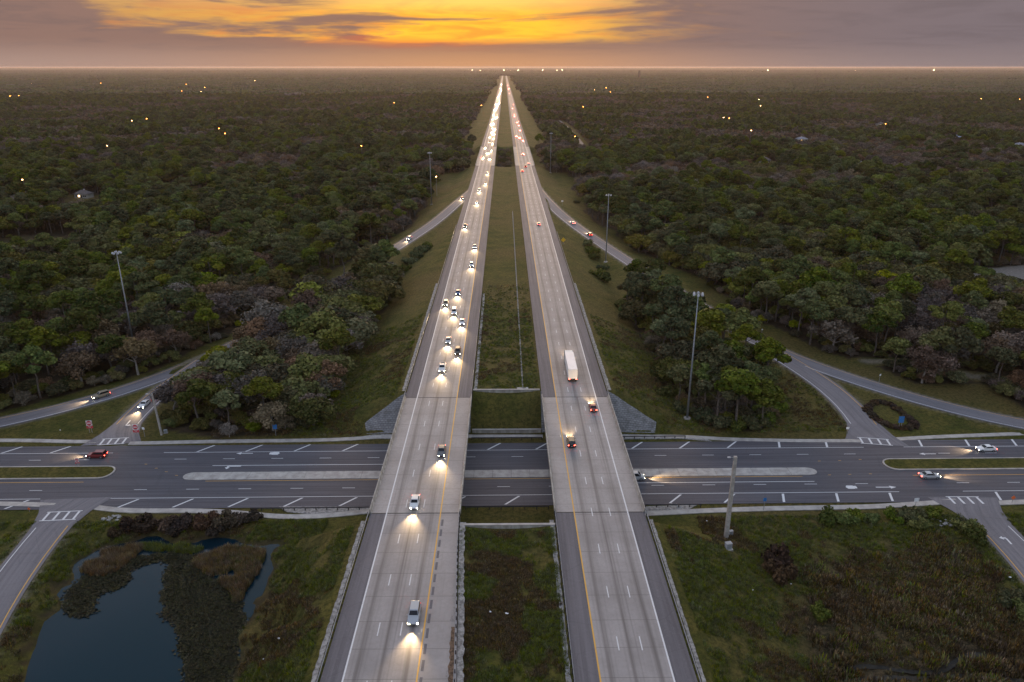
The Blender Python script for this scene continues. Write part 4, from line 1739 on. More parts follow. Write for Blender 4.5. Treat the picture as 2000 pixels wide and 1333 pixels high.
def build_shrubs():
    gm = [make_shrub(MAT['shrub_leaves'], 500 + i) for i in range(3)]
    bm_ = [make_shrub(MAT['brown_shrub_leaves'], 510 + i) for i in range(3)]
    spots = []
    for px, py, s in ((250, 1032, 1.7), (285, 1036, 2.0), (322, 1034, 1.9), (360, 1032, 2.2), (400, 1030, 2.0), (438, 1028, 2.2), (470, 1024, 1.9), (490, 1018, 1.6), (225, 1044, 1.3), (340, 1046, 1.5), (420, 1045, 1.5)):
        spots.append((px, py, s, 1, 'dark brown thicket shrub on the bank of the pond', 'shrubs on the pond bank'))
    for px, py, s in ((1618, 1018, 2.0), (1645, 1022, 1.8), (1672, 1016, 1.4), (1700, 1018, 1.3), (1745, 1014, 1.6), (1775, 1020, 2.2), (1790, 1028, 1.9), (1822, 1010, 1.5)):
        spots.append((px, py, s, 0, 'dark shrub in the row between the footpath and the dry marsh', 'shrubs above the dry marsh'))
    for px, py, s in ((1518, 1112, 2.2), (1522, 1135, 2.0)):
        spots.append((px, py, s, 1, 'dark upright bush on the slope of the dry marsh', 'bushes on the marsh slope'))
    for px, py, s in ((1890, 1040, 1.9), (1905, 1052, 1.7), (1882, 1030, 1.5)):
        spots.append((px, py, s, 0, 'green bush on the marsh bank beside the ramp', 'bushes beside the marsh ramp'))
    for px, py, s in ((1600, 1205, 1.5), (1985, 1180, 1.9), (1998, 1200, 1.6)):
        spots.append((px, py, s, 0, 'low bush at the rim of the dry marsh', 'bushes at the marsh rim'))
    for px, py, s in ((800, 516, 2.6), (814, 506, 2.9), (826, 494, 2.8), (836, 484, 2.2), (790, 530, 2.2), (776, 532, 1.8)):
        spots.append((px, py, s, 0, 'dark bush in the clump between the exit ramp and the guardrail', 'bushes inside the exit ramp'))
    for px, py, s in ((1148, 480, 2.3), (1153, 495, 2.5), (1160, 507, 2.4), (1168, 540, 2.4), (1180, 548, 2.6), (1176, 528, 2.0)):
        spots.append((px, py, s, 0, 'dark bush in the clump between the entrance ramp and the guardrail', 'bushes inside the entrance ramp'))
    for px, py, s in ((525, 825, 2.0), (590, 812, 2.3), (612, 800, 2.3), (340, 832, 1.8), (640, 806, 1.7)):
        spots.append((px, py, s, 0, 'green bush at the grassy foot of the grove inside the exit ramp', 'bushes below the exit grove'))
    for px, py, s in ((1300, 772, 2.0), (1336, 806, 2.2), (1372, 822, 2.3), (1405, 834, 2.4), (1440, 838, 2.2), (1470, 836, 2.4), (1498, 826, 2.3), (1515, 806, 2.2), (1282, 735, 1.9)):
        spots.append((px, py, s, 0, 'green bush at the grassy foot of the grove inside the entrance ramp', 'bushes below the entrance grove'))
    for px, py, s in ((1126, 398, 1.8),):
        spots.append((px, py, s, 0, 'single dark bush on the verge outside the entrance ramp', None))
    for i, (px, py, s, kd, lab, grp) in enumerate(spots):
        p = on_ground(px, py)
        cm, tm = (bm_ if kd else gm)[i % 3]
        e = empty('shrub', p, i * 1.7, lab, 'shrub', grp)
        e.scale = (s, s, s * (1.35 if 'upright' in lab else 0.95))
        obj('foliage', cm, e)
        obj('stem', tm, e)


build_shrubs()


def tuft(name, n, h, spread, w, mat, seed, flat=0.6):
    g = np.random.default_rng(seed)
    V, Fc, T = [], [], []
    for i in range(n):
        a = g.uniform(0, 6.28)
        r = spread * math.sqrt(g.random())
        bx, by = r * math.cos(a), r * math.sin(a)
        l = h * g.uniform(0.6, 1.2)
        a2 = a + g.normal() * 0.8
        lx, ly = math.cos(a2) * l * flat * g.random(), math.sin(a2) * l * flat * g.random()
        px_, py_ = -math.sin(a2) * w / 2, math.cos(a2) * w / 2
        k = len(V)
        V += [(bx - px_, by - py_, -0.03), (bx + px_, by + py_, -0.03), (bx + lx * 0.5 + px_ * 0.7, by + ly * 0.5 + py_ * 0.7, l * 0.6), (bx + lx * 0.5 - px_ * 0.7, by + ly * 0.5 - py_ * 0.7, l * 0.6), (bx + lx, by + ly, l * 0.9)]
        Fc += [(k, k + 1, k + 2, k + 3), (k + 3, k + 2, k + 4)]
        T += [g.random()] * 5
    me = bpy.data.meshes.new(name)
    me.from_pydata(V, [], Fc)
    me.materials.append(mat)
    set_tone(me, T)
    return me


def build_grass():
    def sample(n, x0, x1, y0, y1):
        return rng.uniform(x0, x1, n), rng.uniform(y0, y1, n)
    # rough grass on the near banks, the median and the verges
    parts = []
    for n, x0, x1, y0, y1 in ((52000, -96, -28, 70, 143), (62000, 29, 120, 70, 143), (16000, -9, 9.5, 72, 124), (9000, -110, -92, 70, 143), (16000, -80, -30, 179, 260), (16000, 31, 95, 179, 260), (7000, -9, 9.5, 192, 300)):
        parts.append(sample(n, x0, x1, y0, y1))
    x = np.concatenate([p[0] for p in parts])
    y = np.concatenate([p[1] for p in parts])
    z, q = terrain(x, y, True)
    path = np.full(x.shape, 99.0)
    ys = y - STREET_SLOPE * x
    ok = (q['rd'] > 0.6) & (q['ds'] > 5.0) & (q['pd'] > 1.2) & ((q['dl'] > 1.1) | ((x > MED_L + 0.6) & (x < MED_R - 0.4)))
    ok &= ~((q['dg'] > 0) & (x > X_L - 10) & (x < X_R + 12))
    ok &= value_noise(x, y, 5.0, 31) * 0.5 + value_noise(x, y, 1.7, 32) * 0.5 > 0.25 + 0.35 * rng.random(len(x))
    ok &= rng.random(len(x)) < np.clip((305 - y) / 60, 0, 1)
    for ch in CHANNELS:
        ok &= line_d(x, y, ch) > 0.8
    marsh = q['md'] < 2 * (value_noise(x, y, 4, 33) - 0.3) * 4
    x, y, z, marsh = x[ok], y[ok], z[ok], marsh[ok]
    # brown and green drifts
    brown = value_noise(x, y, 11, 34) * 0.6 + value_noise(x, y, 3.5, 35) * 0.4 > 0.60
    gt = [tuft('grass_tuft', 16, 0.42, 0.42, 0.07, MAT['grass_blades'], 600 + i) for i in range(3)] + [tuft('dry_tuft', 16, 0.42, 0.42, 0.07, MAT['dry_blades'], 610 + i) for i in range(3)]
    pick = rng.integers(0, 3, len(x)) + np.where(brown | (marsh & (rng.random(len(x)) < 0.75)), 3, 0)
    sc = 0.55 + 0.7 * rng.random(len(x)) + marsh * 0.35
    sc = np.where(marsh & (value_noise(x, y, 6, 36) + 0.4 * rng.random(len(x)) > 0.82), sc * 1.9, sc)
    scatter('rough_grass', np.stack([x, y, z], 1), rng.uniform(0, 6.28, len(x)), sc, pick, gt, 'rough green and brown grass on the banks, median and marsh', 'grass')
    # reeds at the head of the pond
    rp = [tuft('reed', 22, 1.3, 0.5, 0.07, MAT['reed_blades'], 620 + i, 0.35) for i in range(2)]
    gp = [tuft('sedge', 22, 1.0, 0.5, 0.07, MAT['grass_blades'], 630 + i, 0.5) for i in range(2)]
    polys = [([(158, 1118), (175, 1092), (225, 1074), (262, 1066), (285, 1072), (262, 1092), (235, 1112), (200, 1126)], 950, 0.80),
             ([(372, 1100), (420, 1076), (480, 1068), (512, 1080), (508, 1118), (488, 1150), (462, 1180), (430, 1150), (395, 1118)], 2600, 0.55),
             ([(255, 1070), (310, 1062), (360, 1066), (400, 1072), (372, 1084), (300, 1080)], 420, 0.2)]
    X, Y, P = [], [], []
    for pl, n, share in polys:
        w = [at(a, b, -1.2)[:2] for a, b in pl]
        A = np.array(w)
        xx, yy = rng.uniform(A[:, 0].min(), A[:, 0].max(), n * 3), rng.uniform(A[:, 1].min(), A[:, 1].max(), n * 3)
        keep = (poly_sd(xx, yy, w) < -0.2 + 1.6 * (value_noise(xx, yy, 2.5, 41) - 0.5)) & (value_noise(xx, yy, 3.2, 42) > 0.22)
        xx, yy = xx[keep][:n], yy[keep][:n]
        X.append(xx)
        Y.append(yy)
        tan = value_noise(xx, yy, 6, 43) * 0.5 + rng.random(len(xx)) * 0.5 < share
        P.append(np.where(tan, rng.integers(0, 2, len(xx)), 2 + rng.integers(0, 2, len(xx))))
    X, Y, P = np.concatenate(X), np.concatenate(Y), np.concatenate(P)
    scatter('reeds', np.stack([X, Y, np.full(len(X), -1.25)], 1), rng.uniform(0, 6.28, len(X)), 0.6 + 0.55 * rng.random(len(X)), P, rp + gp, 'tan and green reeds standing in the head of the pond', 'reeds')
    # dark floating weed
    wm = []
    for i in range(3):
        g = np.random.default_rng(640 + i)
        n = 34
        c = np.stack([g.normal(size=n) * 0.42, g.normal(size=n) * 0.42, g.random(n) * 0.16], 1)
        nr = np.array([0, 0, 1.0]) + g.normal(size=(n, 3)) * 0.35
        v, f = quads(c, nr, 0.2 + 0.22 * g.random(n), 0.18 + 0.15 * g.random(n), g)
        me = np_mesh('floating_weed', v, f, MAT['weed_leaves'])
        set_tone(me, np.repeat(g.random(n), 4))
        wm.append(me)
    X, Y = [], []
    for pl, n in (([(142, 1150), (170, 1128), (215, 1118), (250, 1112), (248, 1130), (225, 1148), (190, 1152), (180, 1175), (172, 1196), (142, 1196), (136, 1180)], 1500),
                  ([(236, 1092), (330, 1086), (420, 1092), (400, 1104), (350, 1098), (315, 1092), (280, 1100), (255, 1112)], 900),
                  ([(335, 1108), (352, 1108), (352, 1150), (372, 1140), (362, 1118), (390, 1112), (430, 1150), (465, 1180), (470, 1230), (455, 1290), (440, 1345), (385, 1345), (368, 1310), (360, 1270), (366, 1240), (350, 1215), (332, 1195), (330, 1160)], 5200)):
        w = [at(a, b, -1.2)[:2] for a, b in pl]
        A = np.array(w)
        xx, yy = rng.uniform(A[:, 0].min() - 1, A[:, 0].max() + 1, n * 4), rng.uniform(A[:, 1].min() - 1, A[:, 1].max() + 1, n * 4)
        keep = poly_sd(xx, yy, w) < 1.5 * (value_noise(xx, yy, 1.8, 51) - 0.55)
        X.append(xx[keep][:n])
        Y.append(yy[keep][:n])
    X, Y = np.concatenate(X), np.concatenate(Y)
    scatter('floating_weed', np.stack([X, Y, np.full(len(X), -1.19)], 1), rng.uniform(0, 6.28, len(X)), 0.7 + 0.6 * rng.random(len(X)), rng.integers(0, 3, len(X)), wm, 'dark mats of weed floating on the pond', 'pond weed')


build_grass()


# ------------------------------------------------------------------ roadside furniture
def guardrail(pts, label, group=None, spacing=1.9, post_h=0.72, mat='galv'):
    """W-beam on posts along world points (x, y, z of the ground)"""
    P = np.array(pts, float)
    s = np.concatenate([[0], np.cumsum(np.linalg.norm(np.diff(P, axis=0), axis=1))])
    n = int(s[-1] / spacing)
    t = np.linspace(0, s[-1], n + 1)
    Q = np.stack([np.interp(t, s, P[:, i]) for i in range(3)], 1)
    base = Vector(Q[len(Q) // 2])
    root = empty('guardrail', base, 0, label, 'guardrail', group)
    d = np.gradient(Q[:, :2], axis=0)
    d /= np.linalg.norm(d, axis=1)[:, None]
    nn = np.stack([-d[:, 1], d[:, 0]], 1)
    prof = [(0.10, 0.46), (0.16, 0.52), (0.10, 0.60), (0.16, 0.68), (0.10, 0.76), (0.07, 0.76), (0.12, 0.68), (0.07, 0.60), (0.12, 0.52), (0.07, 0.46)]
    rings = [[(q[0] + k[0] * a - base.x, q[1] + k[1] * a - base.y, q[2] + b - base.z) for a, b in prof] for q, k in zip(Q, nn)]
    MB().loft(rings).build('rail', MAT[mat], root)
    pm = POST_MESH.get(post_h)
    if pm is None:
        pm = POST_MESH[post_h] = MB().box(-0.09, 0.09, -0.1, 0.1, -0.5, post_h).mesh('post', MAT['rail_post'])
    for q in Q:
        o = bpy.data.objects.new('post', pm)
        o.location = Vector(q) - base
        link(o, root)


POST_MESH = {}


def mw_pts(x, y0, y1, dz=-0.05):
    ys = np.linspace(y0, y1, max(2, int(abs(y1 - y0) / 10)))
    xs = np.interp(ys, *x) if isinstance(x, tuple) else np.full(len(ys), x)
    return [(a, b, float(M(b)) + dz) for a, b in zip(xs, ys)]


guardrail(mw_pts(-27.75, 128.5, 62), 'guardrail on dark posts above the pond bank beside the headlight lanes')
guardrail(mw_pts(([62, 84, 122, 128.5], [-7.2, -7.5, -9.3, -9.3]), 62, 128.5), 'median guardrail of the headlight lanes on the pond side of the street')
guardrail(mw_pts(9.85, 128.5, 62), 'median guardrail of the tail light lanes on the marsh side of the street')
guardrail(mw_pts(28.45, 62, 128.5), 'guardrail above the marsh bank beside the tail light lanes')
guardrail(mw_pts(-27.75, 420, 185.5), 'long guardrail above the exit ramp bank beside the headlight lanes')
guardrail(mw_pts(-9.2, 185.5, 286), 'median guardrail of the headlight lanes on the creek side of the street')
guardrail(mw_pts(28.45, 185.5, 400), 'long guardrail above the entrance ramp bank beside the tail light lanes')
for x0, x1, y, lab in ((-57, -28, 143.6, 'dark street guardrail beside the abutment on the pond side'), (-9, 9.6, 143.4, 'dark street guardrail beside the yellow grass strip between the overpasses'),
                       (-9, 9.6, 176.4, 'dark street guardrail at the foot of the bank between the overpasses'), (29, 44, 143.6, 'dark street guardrail beside the abutment on the marsh side'),
                       (29, 48, 176.6, 'dark street guardrail below the paved bank toward the entrance ramp')):
    guardrail([(x, sty(x, y), 0.0) for x in np.linspace(x0, x1, 6)], lab, None, 2.4, 0.78, 'steel_dark')


def gravel_strips():
    for (x, y0, y1, w) in ((-28.45, 62, 127, 0.5), (9.2, 62, 127, 0.5), (29.1, 62, 127, 0.35), (-28.5, 190, 300, 0.5), (29.2, 190, 300, 0.5), (-8.4, 190, 286, 0.5)):
        ys = np.arange(y0, y1, 0.9)
        g = np.random.default_rng(int(abs(x * 100)))
        c = np.stack([np.full(len(ys), x), ys, np.array([ground_z(x, b) for b in ys])], 1)
        c[:, 2] = np.maximum(c[:, 2], M(ys) - 0.35) + 0.05
        o = ribbon('gravel_strip', c, -w * (0.6 + 0.4 * g.random(len(ys))), w * (0.6 + 0.4 * g.random(len(ys))), MAT['patch'], CARRIAGE['L' if x < 0 else 'R'])
    ys = np.arange(62, 126, 0.9)
    g = np.random.default_rng(3)
    xs = np.interp(ys, [62, 84, 122, 128.5], [-7.2, -7.5, -9.3, -9.3]) + 0.75
    c = np.stack([xs, ys, M(ys) - 0.12], 1)
    ribbon('gravel_strip', c, -0.5, 0.5 * (0.6 + 0.8 * g.random(len(ys))), MAT['patch'], CARRIAGE['L'])
    # leaf litter blown against the rail
    ys = np.arange(70, 97, 0.6)
    xs = np.interp(ys, [62, 84, 122, 128.5], [-7.2, -7.5, -9.3, -9.3]) - 0.55
    c = np.stack([xs, ys, M(ys) + 0.012], 1)
    ribbon('leaf_litter', c, -1.1 * (0.35 + 0.65 * g.random(len(ys))) * np.interp(ys, [70, 97], [1.3, 0.3]), np.full(len(ys), 0.35), plain('leaf_litter', (0.13, 0.085, 0.055), 0.95, 0, 0.55, 2.5), CARRIAGE['L'])


gravel_strips()


def cable_barrier():
    x = 4.9
    ys = np.arange(193, 470, 3.1)
    root = empty('cable_barrier', (x, 193, ground_z(x, 193)), 0, 'thin cable barrier on posts running along the grass median', 'barrier')
    b = root.location.copy()
    pm = MB().box(-0.06, 0.06, -0.05, 0.05, -0.4, 0.85).mesh('post', MAT['galv'])
    pts = []
    for y in ys:
        z = ground_z(x, y)
        o = bpy.data.objects.new('post', pm)
        o.location = (0, y - b.y, z - b.z)
        link(o, root)
        pts.append((0, y - b.y, z - b.z))
    for h in (0.5, 0.62, 0.76):
        m = MB()
        for p, q in zip(pts, pts[1:]):
            m.tube((p[0] + 0.07, p[1], p[2] + h), (q[0] + 0.07, q[1], q[2] + h), 0.018, 0.018, 4, False)
        m.build('cable', MAT['galv'], root)
    c = np.array([(x, y, ground_z(x, y) + 0.05) for y in ys])
    ribbon('mow_strip', c, -0.2, 0.2, MAT['patch'], CARRIAGE['R'])
    o = MB().box(-1.6, 1.6, -1.1, 1.1, -0.4, 0.16).build('concrete_pad', MAT['pavement_concrete'], root)
    o.location = (0, -1.0, 0.05)


cable_barrier()


def high_mast(bpx, bpy_, top, label):
    p = on_ground(bpx, bpy_)
    h = height_to(p, top)
    root = empty('light_mast', p, 0, label, 'light mast')
    MB().tube((0, 0, 0), (0, 0, h), 0.32, 0.12, 12).build('pole', MAT['galv'], root, True)
    MB().tube((0, 0, -0.3), (0, 0, 0.35), 1.0, 0.95, 14).build('footing', MAT['pavement_concrete'], root)
    ring = MB()
    n = 16
    for i in range(n):
        a, b = 2 * math.pi * i / n, 2 * math.pi * (i + 1) / n
        ring.tube((1.0 * math.cos(a), 1.0 * math.sin(a), h - 0.3), (1.0 * math.cos(b), 1.0 * math.sin(b), h - 0.3), 0.06, 0.06, 5, False)
    for i in range(4):
        a = math.pi / 2 * i
        ring.tube((0, 0, h - 0.3), (1.0 * math.cos(a), 1.0 * math.sin(a), h - 0.3), 0.05, 0.05, 5, False)
    ring.build('lamp_ring', MAT['galv'], root)
    cap = MB().tube((0, 0, h - 0.1), (0, 0, h + 0.35), 0.28, 0.12, 10)
    cap.build('mast_cap', MAT['lamp_white'], root)
    for i in range(6):
        a = math.pi / 3 * i + 0.3
        c = Vector((1.25 * math.cos(a), 1.25 * math.sin(a), h - 0.42))
        m = MB()
        m.tube(c + Vector((0, 0, 0.35)), c + Vector((0, 0, 0.05)), 0.2, 0.34, 8)
        m.tube(c + Vector((0, 0, 0.05)), c - Vector((0, 0, 0.25)), 0.34, 0.36, 8)
        m.build('lamp_head', MAT['lamp_white'], root)


high_mast(263, 683, 492, 'tall grey light mast standing inside the wood outside the exit ramp')
high_mast(1342, 818, 572, 'tall light mast on a round footing beside the grove inside the entrance ramp')
high_mast(1183, 512, 380, 'slender light mast on the grass between entrance ramp and tail light lanes')
high_mast(843, 400, 298, 'slender light mast at the wood edge by the exit ramp gore')
high_mast(1075, 338, 260, 'faint light mast at the wood edge past the entrance ramp merge')


def utility_pole(bpx, bpy_, top, label, lean=0.0, r=0.3):
    p = on_ground(bpx, bpy_)
    h = height_to(p, top)
    root = empty('utility_pole', p, 0, label, 'pole')
    root.rotation_euler = (0, R(lean), 0)
    n = 4
    MB().loft([[(s * (r - 0.12 * k / n), t * (r - 0.12 * k / n), -0.6 + (h + 0.6) * k / n) for s, t in ((-1, -1), (1, -1), (1, 1), (-1, 1))] for k in range(n + 1)]).build('pole', MAT['pole_conc'], root)
    MB().box(-0.42, -0.2, -0.2, 0.2, h - 0.9, h - 0.2).build('bracket', MAT['galv'], root)
    MB().tube((-0.2, 0, h - 0.3), (-1.1, 0, h - 0.15), 0.07, 0.05, 6).build('arm', MAT['galv'], root)
    MB().box(-1.6, -1.0, -0.17, 0.17, h - 0.28, h - 0.1).build('lamp_head', MAT['lamp_white'], root)
    for i in range(6):
        MB().box(-0.42, 0.42, -0.03, 0.03, 3 + i * 0.9, 3.06 + i * 0.9).build('step_bolt', MAT['galv'], root)
    return p


utility_pole(1418, 1050, 892, 'square concrete pole with control box at the marsh bank', 0, 0.42)
utility_pole(316, 850, 768, 'leaning concrete pole at the foot of the exit grove', -3.0, 0.26)


def cabinet(px, py, label, s=1.0):
    p = on_ground(px, py)
    root = empty('control_cabinet', p, 0.2, label, 'cabinet')
    MB().box(-0.5 * s, 0.5 * s, -0.35 * s, 0.35 * s, -0.2, 1.1 * s).build('body', MAT['lamp_white'], root)
    MB().box(-0.42 * s, 0.42 * s, -0.38 * s, -0.352 * s, 0.1, 1.0 * s).build('door', MAT['galv'], root)
    MB().box(-0.56 * s, 0.56 * s, -0.42 * s, 0.42 * s, 1.1 * s, 1.17 * s).build('lid', MAT['galv'], root)
    MB().box(-0.7 * s, 0.7 * s, -0.55 * s, 0.55 * s, -0.3, 0.08).build('plinth', MAT['pavement_concrete'], root)


cabinet(1422, 1072, 'larger white control cabinet beside the square concrete pole', 1.2)
cabinet(1427, 1044, 'smaller white control cabinet beside the square concrete pole', 0.8)
cabinet(324, 846, 'grey cabinet beside the leaning concrete pole', 0.8)


def text_mesh(body, size, mat, name='lettering'):
    cu = bpy.data.curves.new(name, 'FONT')
    cu.body = body
    cu.size = size
    cu.align_x = 'CENTER'
    cu.align_y = 'CENTER'
    cu.extrude = 0.008
    tmp = bpy.data.objects.new(name, cu)
    dg = bpy.context.evaluated_depsgraph_get()
    COL.objects.link(tmp)
    dg.update()
    me = bpy.data.meshes.new_from_object(tmp.evaluated_get(dg))
    bpy.data.objects.remove(tmp)
    bpy.data.curves.remove(cu)
    me.name = name
    me.materials.clear()
    me.materials.append(mat)
    return me


def sign(px, py, rz, kind, label, h=2.6, w=1.2, group=None):
    p = on_ground(px, py)
    root = empty('road_sign', p, rz, label, 'sign', group)
    # faces -y before turning
    for sx in ((-0.3, 0.3) if w > 1.3 else (0.0,)):
        MB().box(sx - 0.05, sx + 0.05, -0.03, 0.03, -0.4, h + w * 0.4).build('post', MAT['galv'], root)

    def panel(pts, mat, y0=-0.07, y1=-0.035):
        n = len(pts)
        m = MB().add([(a, y0, b) for a, b in pts] + [(a, y1, b) for a, b in pts], [tuple(range(n)), tuple(range(n, 2 * n))[::-1]] + [(i, i + n, (i + 1) % n + n, (i + 1) % n) for i in range(n)])
        return m.build('panel', MAT[mat], root)
    q = w / 2
    if kind == 'no_entry':
        panel([(-q, h - q), (q, h - q), (q, h + q), (-q, h + q)], 'white_sign')
        o = panel([(q * 0.92 * math.cos(a), h + q * 0.92 * math.sin(a)) for a in np.linspace(0, 2 * math.pi, 20, endpoint=False)], 'red_sign', -0.085, -0.072)
        o.name = 'disc'
        o = panel([(-q * 0.7, h - q * 0.16), (q * 0.7, h - q * 0.16), (q * 0.7, h + q * 0.16), (-q * 0.7, h + q * 0.16)], 'white_sign', -0.1, -0.087)
        o.name = 'bar'
        o = panel([(-q * 1.1, h - q * 2.1), (q * 1.1, h - q * 2.1), (q * 1.1, h - q * 1.15), (-q * 1.1, h - q * 1.15)], 'red_sign')
        tm = obj('lettering', text_mesh('WRONG\nWAY', 0.24, MAT['white_sign']), root, (0, -0.085, h - q * 1.55))
        tm.rotation_euler = (R(90), 0, 0)
    elif kind == 'blue':
        for k in range(3):
            panel([(-q, h - q * 0.9 + k * q * 0.85), (q, h - q * 0.9 + k * q * 0.85), (q, h - q * 0.12 + k * q * 0.85), (-q, h - q * 0.12 + k * q * 0.85)], 'blue_sign')
    elif kind == 'diamond':
        panel([(0, h - q * 1.3), (q * 1.3, h), (0, h + q * 1.3), (-q * 1.3, h)], 'yellow_sign')
    elif kind == 'orange':
        panel([(0, h - q * 1.2), (q * 1.2, h), (0, h + q * 1.2), (-q * 1.2, h)], 'orange_sign')
    else:
        panel([(-q, h - q * 0.8), (q, h - q * 0.8), (q, h + q * 0.8), (-q, h + q * 0.8)], 'white_sign')


sign(178, 846, 0.1, 'no_entry', 'red and white no entry sign on the grass wedge between the ramp branches', 3.0, 1.5)
sign(268, 854, 0.0, 'no_entry', 'red and white no entry sign beside the leaning concrete pole', 3.0, 1.5)
sign(283, 854, -0.3, 'white', 'narrow white sign between the no entry sign and the leaning pole', 2.6, 0.8)
sign(153, 912, 0.2, 'no_entry', 'small red and white sign on the tip of the grass street median', 1.9, 0.9)
sign(539, 852, 0.0, 'blue', 'narrow blue sign on the grass below the exit grove', 2.6, 1.1)
sign(1757, 838, 0.0, 'blue', 'blue sign inside the hedge bed between the entrance ramp branches', 2.6, 1.5)
sign(1491, 998, 0.0, 'blue', 'narrow blue sign by the footpath above the dry marsh', 2.8, 0.7)
sign(1786, 996, 0.1, 'white', 'white sign at the footpath before the marsh ramp crossing', 2.6, 1.1)
sign(1976, 984, 0.0, 'orange', 'orange sign standing past the marsh ramp crossing', 1.6, 0.9)
sign(1653, 852, 0.0, 'white', 'small white sign beside the mouth of the entrance ramp branch', 2.4, 0.8)
sign(1716, 750, 0.5, 'white', 'thin white sign on the verge outside the entrance ramp', 3.0, 0.7)
sign(691, 506, 0.5, 'white', 'square white sign at the wood edge outside the exit ramp', 2.6, 2.6)
sign(1100, 478, 0.2, 'diamond', 'yellow diamond sign on the bank above the entrance ramp', 2.4, 1.9)
sign(1098, 402, 0.2, 'white', 'pale marker sign on the verge past the yellow diamond sign', 3.0, 1.2)
sign(895, 332, 0.1, 'white', 'wide white sign back on the grass past the exit ramp gore', 2.4, 3.0)
sign(1488, 650, 0.4, 'white', 'tiny white marker by the entrance ramp verge', 1.2, 0.6)
sign(58, 1000, 0.0, 'orange', 'small orange marker on the grass beside the pond ramp', 0.8, 0.6)


def hedge_bed():
    """low clipped bed of shrubs between the two entrance branches"""
    out = [(1692, 800), (1712, 786), (1740, 792), (1770, 815), (1790, 832), (1772, 838), (1742, 836), (1712, 822)]
    gm = make_shrub(MAT['brown_shrub_leaves'], 560, 7, 0.7, 0.7, 0.45)
    pts = []
    for (a, b), (c, d) in zip(out, out[1:] + out[:1]):
        for t in np.linspace(0, 1, 5, endpoint=False):
            pts.append((a + (c - a) * t, b + (d - b) * t))
    for i, (px, py) in enumerate(pts):
        p = on_ground(px, py)
        e = empty('hedge_plant', p, i * 2.1, 'low dark plant in the border of the bed between the entrance branches', 'shrub', 'border plants of the entrance bed')
        s = 0.9 + 0.3 * ((i * 7) % 5) / 5
        e.scale = (s * 1.3, s * 1.3, s)
        obj('foliage', gm[0], e)
        obj('stem', gm[1], e)


hedge_bed()


def channels():
    mud = plain('channel_mud', (0.022, 0.019, 0.013), 0.7, 0, 0.4, 1.5)
    for ch in CHANNELS:
        P = np.array(ch)
        sl = np.concatenate([[0], np.cumsum(np.hypot(np.diff(P[:, 0]), np.diff(P[:, 1])))])
        t = np.linspace(0, sl[-1], int(sl[-1] / 0.8))
        Q = np.stack([np.interp(t, sl, P[:, 0]), np.interp(t, sl, P[:, 1])], 1)
        for _ in range(12):
            Q[1:-1] = (Q[:-2] + 2 * Q[1:-1] + Q[2:]) / 4
        g = np.random.default_rng(9)
        z = np.array([ground_z(a, b) for a, b in Q])
        for _ in range(6):
            z[1:-1] = (z[:-2] + 2 * z[1:-1] + z[2:]) / 4
        o = ribbon('channel_bed', np.concatenate([Q, (z + 0.28)[:, None]], 1), -0.32 - 0.3 * g.random(len(Q)), 0.32 + 0.3 * g.random(len(Q)), mud)
        set_props(o, kind='structure')


channels()


def rock_heap(px, py, label, n=26, R0=1.3, s=0.4, seed=1):
    p = on_ground(px, py)
    g = random.Random(seed)
    root = empty('rubble_heap', p, 0, label, 'rubble')
    for i in range(n):
        a, q = g.uniform(0, 6.28), R0 * math.sqrt(g.random())
        sv, sf = unit_sphere()
        k = s * g.uniform(0.5, 1.2)
        v = [(q * math.cos(a) * 1.6 + x * k * g.uniform(0.8, 1.3), q * math.sin(a) + y * k * g.uniform(0.8, 1.2), 0.12 + z * k * 0.6) for x, y, z in sv]
        MB().add(v, [tuple(int(t) for t in f) for f in sf]).build('stone', MAT['patch'], root)


rock_heap(218, 1014, 'heap of pale broken concrete between the footpath and the pond thicket')
rock_heap(1838, 1022, 'pale riprap stones below the footpath by the marsh culvert', 18, 1.6, 0.35, 4)
rock_heap(1315, 988, 'loose stones on the street apron beside the marsh side abutment', 10, 1.2, 0.3, 6)


def litter():
    """small pale scraps lying in the grass"""
    k = MAT['white_sign']
    g = random.Random(12)
    for px, py in ((990, 1201), (1972, 1130), (515, 1290), (1380, 1020), (1470, 1155), (958, 1198), (1545, 1143), (545, 1250), (118, 842), (470, 1160)):
        p = on_ground(px, py)
        pts = []
        s = g.uniform(0.16, 0.3) * (1.5 if px == 990 else 1)
        for i in range(7):
            a = 6.28 * i / 7
            q = s * g.uniform(0.6, 1.1)
            pts.append((q * math.cos(a), q * 0.6 * math.sin(a), 0.28 + g.uniform(0, 0.12)))
        low = [(a * 0.9, b * 0.9, 0.2) for a, b, c in pts]
        o = MB().loft([low, pts]).build('litter_scrap', k)
        o.location = p
        set_props(o, 'pale scrap of litter lying in the grass', 'litter', 'scraps of litter in the grass')


litter()


# ------------------------------------------------------------------ vehicles
def paint(name, c):
    k = NT(name)
    k.col(c)
    k.rough(0.32)
    k.b.inputs['Coat Weight'].default_value = 0.4
    k.b.inputs['Metallic'].default_value = 0.15
    return k.m


